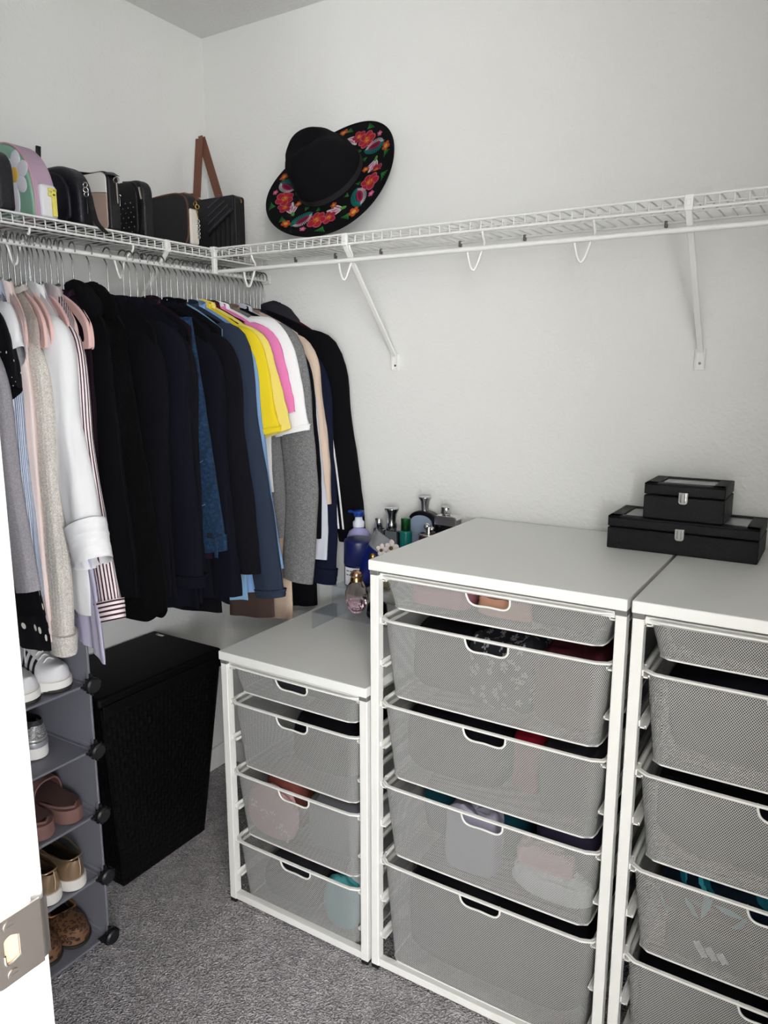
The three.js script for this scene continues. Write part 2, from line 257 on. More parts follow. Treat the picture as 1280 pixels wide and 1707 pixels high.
function drawerUnit(label, x0, x1, H, zf, drawers, nRun) {
  const t = thing('drawer_unit', label, 'drawer unit', [(x0 + x1) / 2, 0, 0]);
  const w = x1 - x0, hw = w / 2, zb = .02, pw = .022, pd = .024, yt = H - .034;
  mesh('top_board', merge([box(w, .024, zf - zb + .004, 0, H - .012, (zf + zb) / 2, .0025)]), M.laminate, t);
  for (const s of [-1, 1]) for (const z of [zf - .004 - pd / 2, zb + .01 + pd / 2]) {
    mesh('post', merge([box(pw, yt - .01, pd, s * (hw - pw / 2 - .001), .01 + (yt - .01) / 2, z, .0025)]), M.frame, t);
    mesh('corner_cap', box(pw + .001, .012, pd + .002, s * (hw - pw / 2 - .001), yt + .004, z, .002), M.greyPlastic, t);
    mesh('foot', box(pw - .002, .012, pd, s * (hw - pw / 2 - .001), .006, z, .002), M.blackPlastic, t);
  }
  for (const z of [zf - .004 - pd / 2, zb + .01 + pd / 2]) mesh('crossbar', box(w - 2 * pw, .02, .02, 0, .02, z, .002), M.frame, t);
  mesh('crossbar', box(w - 2 * pw, .014, .016, 0, yt - .004, zf - .02, .002), M.frame, t);
  const top = H - .0375;
  for (let k = 0; k < nRun; k++) for (const s of [-1, 1]) {
    const y = top - k * PR, x = s * (hw - pw - .0075);
    mesh('runner', merge([box(.014, .003, zf - zb - .03, x, y - .012, (zf + zb) / 2, 0), box(.003, .016, zf - zb - .03, s * (hw - pw - .002), y - .006, (zf + zb) / 2, 0), box(.003, .007, zf - zb - .03, s * (hw - pw - .0135), y - .010, (zf + zb) / 2, 0)]), M.frame, t);
  }
  const bw = w - 2 * pw - .004, bd = zf - zb - .012;
  for (const [k, n] of drawers) {
    const h = n === 1 ? .074 : n === 2 ? .186 : .275, key = [bw, h, bd].map(v => v.toFixed(3)).join();
    const B = basketCache[key] ??= basket(bw, h, bd);
    const d = new THREE.Group(); d.name = 'drawer'; t.add(d); d.position.set(0, top - k * PR, (zf + zb) / 2 + .001);
    mesh('mesh_basket', B.sheet, M.mesh, d); mesh('rim', B.rim, M.frame, d); mesh('hand_hole', B.hand, M.frame, d); mesh('bottom_edge', B.edge, M.frame, d);
  }
  return t;
}
const ZU = .6;
drawerUnit('low narrow drawer unit with four mesh drawers beside the hamper', .558, 1.026, .748, ZU + .004, [[0, 1], [1, 2], [3, 2], [5, 2]], 7);
drawerUnit('tall white drawer unit with five mesh drawers in the middle', 1.031, 1.609, 1.0597, ZU, [[0, 1], [1, 2], [3, 2], [5, 2], [7, 3]], 10);
drawerUnit('tall white drawer unit cut by the picture edge under the large black box', 1.617, 2.195, 1.0597, ZU, [[0, 1], [1, 2], [3, 2], [5, 2], [7, 3]], 10);

// folded clothes lying in the drawers
function folded(name, label, cat, [cx, y0, cz], [w, h, d], mat, seed, turn = 0, sq = .34) {
  const t = thing(name, label, cat, [cx, y0, cz], turn, 'folded clothes in the mesh drawers');
  const sp = (c) => Math.sign(c) * Math.pow(Math.abs(c), sq);
  const g = grid(40, 22, (u, v) => {
    const a = u * Math.PI * 2, b = (v - .5) * Math.PI, cb = sp(Math.cos(b));
    let x = sp(Math.cos(a)) * cb, z = sp(Math.sin(a)) * cb, y = sp(Math.sin(b));
    const nn = noise.noise(x * 2.1 + seed, y * 2 + seed * 1.7, z * 2.1), n2 = noise.noise(x * 6 + seed, y * 7, z * 6 + seed);
    const k = 1 + .10 * nn + .03 * n2;
    return [x * w / 2 * Math.min(1, k), h / 2 + y * h / 2 * (y > 0 ? k : 1) + (y > 0 ? .012 * nn : 0), z * d / 2 * Math.min(1, k), x * w / 2, y * h / 2 + z * d / 2];
  }, true);
  mesh('fabric', g, mat, t);
  return t;
}
const F = { black: cloth(0x0f0f14), dark: cloth(0x1a1a22), maroon: cloth(0x5a2530), red: cloth(0x7a1020), grey: cloth(0x77777c), dgrey: cloth(0x3c3c42), pink: cloth(0xcf8d96), palePink: cloth(0xdcb4b4), skin: cloth(0xcf9d84), teal: cloth(0x123f4c), tealLight: cloth(0x2a7f8e), lav: cloth(0x9a98a8), purple: cloth(0x3a3448), white: cloth(0xe8e8ea), turq: cloth(0x5fb3b8), navy: cloth(0x151a4a), rust: cloth(0x7d453d) };
// drawer floors: y of basket bottoms
const unitTop = 1.0597 - .0375, dy = (k, n, T = unitTop) => T - k * PR - (n === 1 ? .074 : n === 2 ? .186 : .275) + .004;
const TS = .748 - .0375;
// tall middle unit, x 1.08 .. 1.56
folded('folded_shirt', 'folded pink top in the shallow top mesh drawer', 'clothing', [1.175, dy(0, 1), .45], [.15, .05, .2], F.pink, 1);
folded('folded_shirt', 'beige underwear behind the hand hole of the shallow drawer', 'clothing', [1.335, dy(0, 1), .49], [.13, .05, .11], F.skin, 2);
folded('folded_shirt', 'dark folded clothes filling the shallow drawer of the middle unit', 'clothing', [1.46, dy(0, 1), .36], [.16, .045, .36], F.dgrey, 3);
const lacePat = canvasTex(256, 256, (c, w, h) => { c.fillStyle = '#26262b'; c.fillRect(0, 0, w, h); const r = mulberry(8); c.fillStyle = '#8b8b90'; for (let i = 0; i < 26; i++) { const x = r() * w, y = r() * h, s = 12 + r() * 16; for (let k = 0; k < 5; k++) { c.beginPath(); c.ellipse(x + Math.cos(k * 1.257) * s * .5, y + Math.sin(k * 1.257) * s * .5, s * .36, s * .22, k * 1.257, 0, 7); c.fill(); } } }, [9, 9]);
folded('folded_shirt', 'black folded top in the second drawer of the middle unit', 'clothing', [1.19, dy(1, 2), .36], [.2, .155, .34], F.black, 4);
folded('lace_blouse', 'black and grey flowered lace top behind a hand hole', 'clothing', [1.33, dy(1, 2), .47], [.16, .165, .15], cloth(0xffffff, { map: lacePat }), 5);
folded('folded_shirt', 'maroon knitted top folded in the second middle drawer', 'clothing', [1.48, dy(1, 2), .43], [.15, .16, .25], F.maroon, 6);
folded('folded_shirt', 'black folded clothes filling the third middle drawer', 'clothing', [1.215, dy(3, 2), .33], [.27, .155, .44], F.black, 7);
folded('folded_shirt', 'dark red folded clothes at the back of the third middle drawer', 'clothing', [1.385, dy(3, 2), .32], [.075, .16, .4], F.red, 8);
folded('folded_shirt', 'grey folded top in the third middle drawer', 'clothing', [1.49, dy(3, 2), .38], [.14, .15, .34], F.dgrey, 9);
folded('folded_shirt', 'dark teal folded top in the fourth middle drawer', 'clothing', [1.235, dy(5, 2), .30], [.29, .155, .36], F.teal, 10);
folded('folded_shirt', 'pale grey folded top behind the fourth hand hole', 'clothing', [1.275, dy(5, 2), .525], [.13, .158, .07], F.lav, 11);
folded('folded_shirt', 'purple folded top in the fourth middle drawer', 'clothing', [1.48, dy(5, 2), .30], [.17, .16, .38], F.purple, 12);
folded('folded_shirt', 'white and pink folded shirt behind the mesh of the fourth drawer', 'clothing', [1.47, dy(5, 2), .535], [.19, .085, .05], F.white, 13, .0, .8);
folded('folded_shirt', 'pink folded band above the white shirt behind the mesh', 'clothing', [1.455, dy(5, 2) + .075, .54], [.13, .05, .04], F.palePink, 14);
folded('folded_pile', 'black folded clothes in the deep bottom drawer of the middle unit', 'clothing', [1.32, dy(7, 3), .325], [.47, .235, .47], F.black, 15);
// right unit
folded('folded_pile', 'black folded clothes in the shallow drawer under the large box', 'clothing', [1.9, dy(0, 1), .32], [.48, .055, .46], F.black, 21);
folded('folded_pile', 'black folded clothes in the second drawer under the large box', 'clothing', [1.9, dy(1, 2), .32], [.48, .155, .47], F.dark, 22);
folded('folded_pile', 'black folded clothes in the third drawer under the large box', 'clothing', [1.9, dy(3, 2), .32], [.48, .155, .47], F.black, 23);
const tealPat = canvasTex(256, 256, (c, w, h) => { c.fillStyle = '#0d1a26'; c.fillRect(0, 0, w, h); const r = mulberry(18); for (let i = 0; i < 15; i++) { c.strokeStyle = c.fillStyle = ['#2b8ea0', '#1c5f70', '#3aa0ad'][i % 3]; c.save(); c.translate(r() * w, r() * h); c.rotate(r() * 6); c.beginPath(); c.moveTo(-45, 0); c.quadraticCurveTo(0, -26, 50, 0); c.quadraticCurveTo(0, 14, -45, 0); c.fill(); c.restore(); } }, [6, 6]);
folded('patterned_shirt', 'teal leaf patterned swimwear in the fourth drawer under the boxes', 'clothing', [1.9, dy(5, 2), .30], [.46, .158, .4], cloth(0xffffff, { map: tealPat }), 24);
{ const s = folded('sports_shirt', 'black sports top with three white stripes behind the mesh', 'clothing', [1.80, dy(5, 2), .545], [.18, .08, .03], F.black, 25);
  for (let k = 0; k < 3; k++) { const g = new THREE.BoxGeometry(.013, .034 - k * .006, .002); g.rotateZ(.55); g.translate(.0 + (k - 1) * .02, .035 - (k) * .002, .0165); mesh('stripe', g, F.white, s); } }
const dotPat = canvasTex(128, 128, (c, w, h) => { c.fillStyle = '#9a9aa2'; c.fillRect(0, 0, w, h); c.fillStyle = '#1d2550'; const r = mulberry(5); for (let i = 0; i < 9; i++) { c.beginPath(); c.ellipse(r() * w, r() * h, 9, 14, r() * 3, 0, 7); c.fill(); } }, [9, 9]);
folded('folded_pile', 'black folded clothes in the bottom drawer under the boxes', 'clothing', [1.78, dy(7, 3), .32], [.26, .235, .46], F.black, 26);
folded('patterned_shirt', 'grey and navy printed top in the bottom drawer', 'clothing', [2.03, dy(7, 3), .34], [.22, .25, .42], cloth(0xffffff, { map: dotPat }), 27);
// low unit, x .60 .. .98
folded('folded_pile', 'dark small clothes in the shallow drawer of the low unit', 'clothing', [.79, dy(0, 1, TS), .34], [.3, .045, .38], F.dgrey, 31);
folded('folded_pile', 'large black folded pile in the second drawer of the low unit', 'clothing', [.84, dy(1, 2, TS), .36], [.25, .17, .4], F.black, 32, 0, .6);
folded('rolled_shirt', 'rust brown rolled top in the third drawer of the low unit', 'clothing', [.69, dy(3, 2, TS), .40], [.12, .17, .26], F.rust, 33);
folded('folded_shirt', 'grey folded top in the third drawer of the low unit', 'clothing', [.875, dy(3, 2, TS), .40], [.18, .155, .3], F.grey, 34);
{ const p = folded('embroidered_shirt', 'pale pink top with beaded flowers behind the mesh', 'clothing', [.69, dy(3, 2, TS), .556], [.17, .145, .04], F.palePink, 35, 0, .7);
  const r = mulberry(3); const list = []; for (let k = 0; k < 34; k++) { const q = Math.floor(k / 7), cx = [-.05, -.02, .01, .04, .055][q] ?? 0, cy = [.1, .075, .08, .05, .03][q] ?? .06; list.push(new THREE.SphereGeometry(.0032, 6, 5).translate(cx + (r() - .5) * .03, cy + (r() - .5) * .03, .019)); } const b = mesh('beads', merge(list), M.whitePlastic, p); b.userData.kind = 'stuff'; }
folded('folded_pile', 'dark grey accessories in the lowest drawer of the low unit', 'clothing', [.72, dy(5, 2, TS), .36], [.2, .09, .38], F.dgrey, 36);
folded('folded_shirt', 'navy folded swimwear in the lowest drawer of the low unit', 'clothing', [.80, dy(5, 2, TS), .33], [.12, .15, .22], F.navy, 37);
folded('rolled_shirt', 'turquoise round pouch behind the mesh of the lowest drawer', 'clothing', [.905, dy(5, 2, TS), .53], [.12, .15, .08], F.turq, 38, 0, .9);
folded('folded_shirt', 'pale lace trim in the lowest drawer beside the turquoise pouch', 'clothing', [.93, dy(5, 2, TS) + .1, .46], [.09, .075, .12], F.white, 39, 0, .8);
// ---------------------------------------------------------------- hanging clothes
const RX = .25; // rod line on the left wall
const hookGeo = tube([[.018, -.012, 0], [.0165, .003, 0], [.006, .0125, 0], [-.006, .0115, 0], [-.0145, .002, 0], [-.011, -.014, 0], [-.002, -.026, 0], [0, -.04, 0], [0, -.112, 0]], .0019, 30, 6);
const armGeo = (() => { // slim velvet hanger: sloping arms with rounded ends
  const s = new THREE.Shape(); s.moveTo(-.012, -.062); s.quadraticCurveTo(0, -.05, .012, -.062); s.bezierCurveTo(.07, -.082, .15, -.10, .195, -.14); s.bezierCurveTo(.214, -.162, .21, -.2, .195, -.2); s.lineTo(-.195, -.2); s.bezierCurveTo(-.21, -.2, -.214, -.162, -.195, -.14); s.bezierCurveTo(-.15, -.10, -.07, -.082, -.012, -.062);
  const h = new THREE.Path(); h.moveTo(0, -.084); h.bezierCurveTo(.06, -.094, .13, -.115, .172, -.15); h.quadraticCurveTo(.188, -.183, .17, -.186); h.lineTo(-.17, -.186); h.quadraticCurveTo(-.188, -.183, -.172, -.15); h.bezierCurveTo(-.13, -.115, -.06, -.094, 0, -.084); s.holes.push(h);
  return slab(s, .008, .0025, 2).translate(0, -.05, -.004);
})();

function hanger(label, z, yaw, mat, group, sc = 1) {
  const t = thing('clothes_hanger', label, 'hanger', [RX, RY + .0085, z], yaw, group);
  mesh('hook', hookGeo, M.hook, t); const a = mesh('shoulder_frame', armGeo, mat, t); a.scale.set(sc, 1, 1);
  return t;
}
function garmentBody(o) {
  const { sw = .2, drop = .085, len = .7, hem = .22, th = .024, fold = .010, seed = 1, neckY = -.093, waveK = 7, lean = 0, skew = 0 } = o;
  return grid(72, 44, (u, v) => {
    const a = u * Math.PI * 2, c = Math.cos(a), s = Math.sin(a), sx = Math.sign(c) * Math.pow(Math.abs(c), .75);
    const hc = o.hemCurve ?? 0, ys = neckY - drop * Math.pow(Math.abs(sx), 1.35), yb = -len + hc * sx * sx * Math.abs(sx) + .012 * Math.sin(sx * 5 + seed) + .02 * (noise.noise(sx * 1.5, seed, 4.2));
    const t = Math.pow(v, 1.15), y = lerp(ys, yb, t), W = lerp(sw, hem, sstep(0, 1, t)) * (1 - .04 * Math.sin(t * Math.PI));
    const pr = .22 + .78 * sstep(0, .22, v);
    const f = fold * sstep(.1, .9, t) * (Math.sin(sx * waveK + seed * 3.1 + t * 1.3) + .6 * Math.sin(sx * waveK * 2.3 + seed)) + .006 * noise.noise(sx * 3 + seed, t * 3, seed * 2.3) * sstep(.05, .3, t) + .003 * noise.noise(sx * 9, t * 9 + seed, seed);
    const x = sx * W + skew * t + .006 * noise.noise(t * 4, seed * 5, sx) * t;
    return [Math.max(x, -.242), y, s * th * pr + f * .8 + lean * t, a / Math.PI * 2 * W, y];
  }, true);
}
function sleeveGeo(pts, r0, r1, b0, b1, seed, z0 = .0, wr = 1, ramped = false) { // pts in the plane of the garment, elliptical section
  const c = new THREE.CatmullRomCurve3(pts.map(p => V(p[0], p[1], (p[2] ?? 0) + z0)), false, 'centripetal'), L = c.getLength();
  return grid(28, 40, (u, v) => {
    const p = c.getPoint(Math.min(v, .9999)), tg = c.getTangent(clamp(v, .001, .999)), n = V(-tg.y, tg.x, 0).normalize().negate(), q = u * Math.PI * 2;
    let a = lerp(r0, r1, Math.pow(v, .8)), b = lerp(b0, b1, v); const cap = Math.min(1, Math.sqrt(v * 40 + .01)), ramp = ramped ? lerp(.3, 1, sstep(0, .34, v)) : 1; a *= cap * ramp; b *= cap * lerp(1, ramp, .5);
    const w = 1 + wr * (.10 * noise.noise(Math.cos(q) * 1.5 + seed, v * 6, Math.sin(q) * 1.5 + seed * 3) + .06 * noise.noise(Math.cos(q) * 4, v * 14, Math.sin(q) * 3 + seed) + .05 * Math.sin(q * 5 + seed * 3 + v * 2) * sstep(.25, .8, v));
    return [Math.max(-.245, p.x + n.x * Math.cos(q) * a * w), p.y + n.y * Math.cos(q) * a * w, p.z + Math.sin(q) * b * w, q * (a + b) * .5, -v * L];
  }, true);
}
function collarGeo(kind, seed) {
  if (kind === 'crew') return grid(36, 6, (u, v) => { const a = u * 6.2832; return [Math.cos(a) * .055 * (1 + .02 * v), -.1 + (1 - v) * .014 - .012 * Math.abs(Math.cos(a)) ** 2 - .035 * (Math.sin(a) > 0 ? Math.sin(a) : 0) * .5, Math.sin(a) * (.016 + .004 * v)]; }, true);
  if (kind === 'shirt') return grid(40, 10, (u, v) => { const a = u * 6.2832, o = v < .5 ? v * 2 : 1 - (v - .5) * 2, out = v < .5 ? 0 : (v - .5) * .03; const fr = Math.max(0, Math.sin(a)); return [Math.cos(a) * (.046 + out + .004 * o), -.112 + o * .03 - .012 * Math.cos(a) ** 2 - (v > .5 ? .02 * (v - .5) * 2 * (1 + fr) : 0), Math.sin(a) * (.014 + out * .6)]; }, true);
  if (kind === 'hood') return grid(30, 16, (u, v) => { const a = u * 6.2832, b = v * 3.1416, k = 1 + .12 * noise.noise(Math.cos(a) * 2 + seed, b * 2, Math.sin(a)); return [.04 + Math.cos(a) * Math.sin(b) * .08 * k, -.122 + Math.cos(b) * .045 * k - .03 * Math.cos(a) * Math.sin(b), Math.sin(a) * Math.sin(b) * .03 * k]; }, true);
  return grid(40, 12, (u, v) => { const a = u * 6.2832, o = Math.sin(v * 3.1416); return [Math.cos(a) * (.045 + .03 * v), -.104 + o * .022 - v * .03 - .008 * Math.cos(a) ** 2, Math.sin(a) * (.016 + .012 * o)]; }, true); // lapel / rolled
}
function hangGarment(o) {
  const t = thing(o.name, o.label, o.cat ?? 'clothing', [RX + (o.dx ?? 0), RY, o.z], o.yaw ?? 0, o.group);
  const m = o.mat, sd = o.seed ?? o.z * 37.3;
  mesh('body', garmentBody({ ...o, seed: sd }), m, t);
  if (o.sl) {
    const { pts, r0 = .075, r1 = .05, b0 = .03, b1 = .026, z = .004, wr = 1 } = o.sl;
    const g = sleeveGeo([[.015, -.128], [pts[1][0] * .5, lerp(-.128, pts[1][1], .45) - .03], ...pts.slice(1)], r0, r1, b0, b1, sd, z, wr, true), s = mesh('sleeve', g, o.slMat ?? m, t);
    if (o.sl.cuff) { const e = pts[pts.length - 1], p = pts[pts.length - 2], d = V(e[0] - p[0], e[1] - p[1], 0).normalize(), k = o.sl.cuff; const q = [[e[0] - d.x * k, e[1] - d.y * k], [e[0] - d.x * k * .5, e[1] - d.y * k * .5], [e[0] + d.x * .003, e[1] + d.y * .003]]; mesh('cuff', sleeveGeo(q.map(([x, y]) => [x, y, e[2] ?? 0]), (r1 + .012) * .95, r1 * 1.03, b1 * 1.25, b1 * 1.12, sd, z, .3), o.cuffMat ?? m, s); }
    const sw = o.sw ?? .2, L = Math.abs(pts[pts.length - 1][1] - pts[0][1]);
    mesh('sleeve', sleeveGeo([[-sw + .03, pts[0][1], 0], [-sw - .005, pts[0][1] - L * .25, 0], [-sw - .004, pts[0][1] - L * .6, 0], [-sw, pts[0][1] - L, 0]], r0 * .7, Math.min(r1, .04), b0, b1, sd + 3, 0), o.slMat ?? m, t);
  }
  if (o.collar) mesh(o.collar === 'hood' ? 'hood' : 'collar', collarGeo(o.collar, sd), o.collarMat ?? m, t);
  return t;
}
// ---- fabrics
const stripeTex = (bg, fg, per, wd, px = 128) => canvasTex(px, 8, (c, w, h) => { c.fillStyle = bg; c.fillRect(0, 0, w, h); c.fillStyle = fg; c.fillRect(w * .3, 0, w * wd, h); }, [1 / per, 1]);
const dotTex = (bg, fg, n, r0, r1, seed, rep) => canvasTex(256, 256, (c, w, h) => { c.fillStyle = bg; c.fillRect(0, 0, w, h); c.fillStyle = fg; const r = mulberry(seed); for (let i = 0; i < n; i++) { const x = r() * w, y = r() * h, s = lerp(r0, r1, r()); for (const ox of [-w, 0, w]) for (const oy of [-h, 0, h]) { c.beginPath(); c.arc(x + ox, y + oy, s, 0, 7); c.fill(); } } }, [rep, rep]);
const denimTex = dataTex(256, 256, (x, y) => { const tw = .5 + .5 * Math.sin((x + y) * Math.PI / 4), n = N64(x / 4, y / 4), f = N16(x / 16, y / 16); const k = .8 + .25 * tw * .5 + .3 * (n - .5) + .35 * (f - .5); return [38 * k, 62 * k, 92 * k]; }, true, [10, 10]);
const C = {
  black: cloth(0x08080c), black2: cloth(0x0a0a10), softBlack: cloth(0x0f0f16), navyBlack: cloth(0x0c0e18), navy: cloth(0x14182b), fur: cloth(0x050508, { bump: furBump, bs: .004, sheen: .1 }),
  slate: cloth(0x2c3546), lightBlue: cloth(0x7d9ecb), paleBlue: cloth(0xaec6da), yellow: cloth(0xe9d02c), yellow2: cloth(0xecd873), maroon: cloth(0x4a1722), pink: cloth(0xe883b9), white: cloth(0xf0f0f2), white2: cloth(0xf3f2f2, { bs: .0006 }),
  grey: cloth(0xffffff, { map: heather(118, 118, 118, 44, 11), bump: knitBump }), tan: cloth(0xd2bdab), taupe: cloth(0x83705f), palePink: cloth(0xf1dfda), blush: cloth(0xe9d6d2), lavender: cloth(0xd0cbe4), oat: cloth(0xffffff, { map: heather(208, 202, 194, 50, 12), bump: knitBump, bs: .0009 }),
  stripe: cloth(0xffffff, { map: stripeTex('#efe6e8', '#4a2230', .0105, .42) }), stripeH: cloth(0xffffff, { map: (() => { const t = stripeTex('#efe6e8', '#4a2230', .0105, .42); t.rotation = Math.PI / 2; t.repeat.set(1 / .0105, 1 / .0105); return t; })() }),
  blueStripe: cloth(0xffffff, { map: stripeTex('#dfe4ee', '#59709a', .006, .45) }),
  star: cloth(0xffffff, { map: dotTex('#0c0c11', '#e6e6ea', 16, 2, 5, 77, 8) }), dots: cloth(0xffffff, { map: dotTex('#0e0e12', '#e2e0da', 11, 12, 16, 41, 7) }),
  greyCard: cloth(0xffffff, { map: heather(150, 146, 152, 22, 14), bump: knitBump }), greyBlue: cloth(0x5c6b80), denim: cloth(0xffffff, { map: denimTex }), lightDenim: cloth(0x7fa4c6), beige: cloth(0xd3bca6), brown: cloth(0x574640), hoodGrey: cloth(0x2e2e34), purple: cloth(0x20121f), silver: cloth(0xc3c5cf),
};
const S = (...pts) => ({ pts });
const onRod = 'clothes hanging on the left rod';
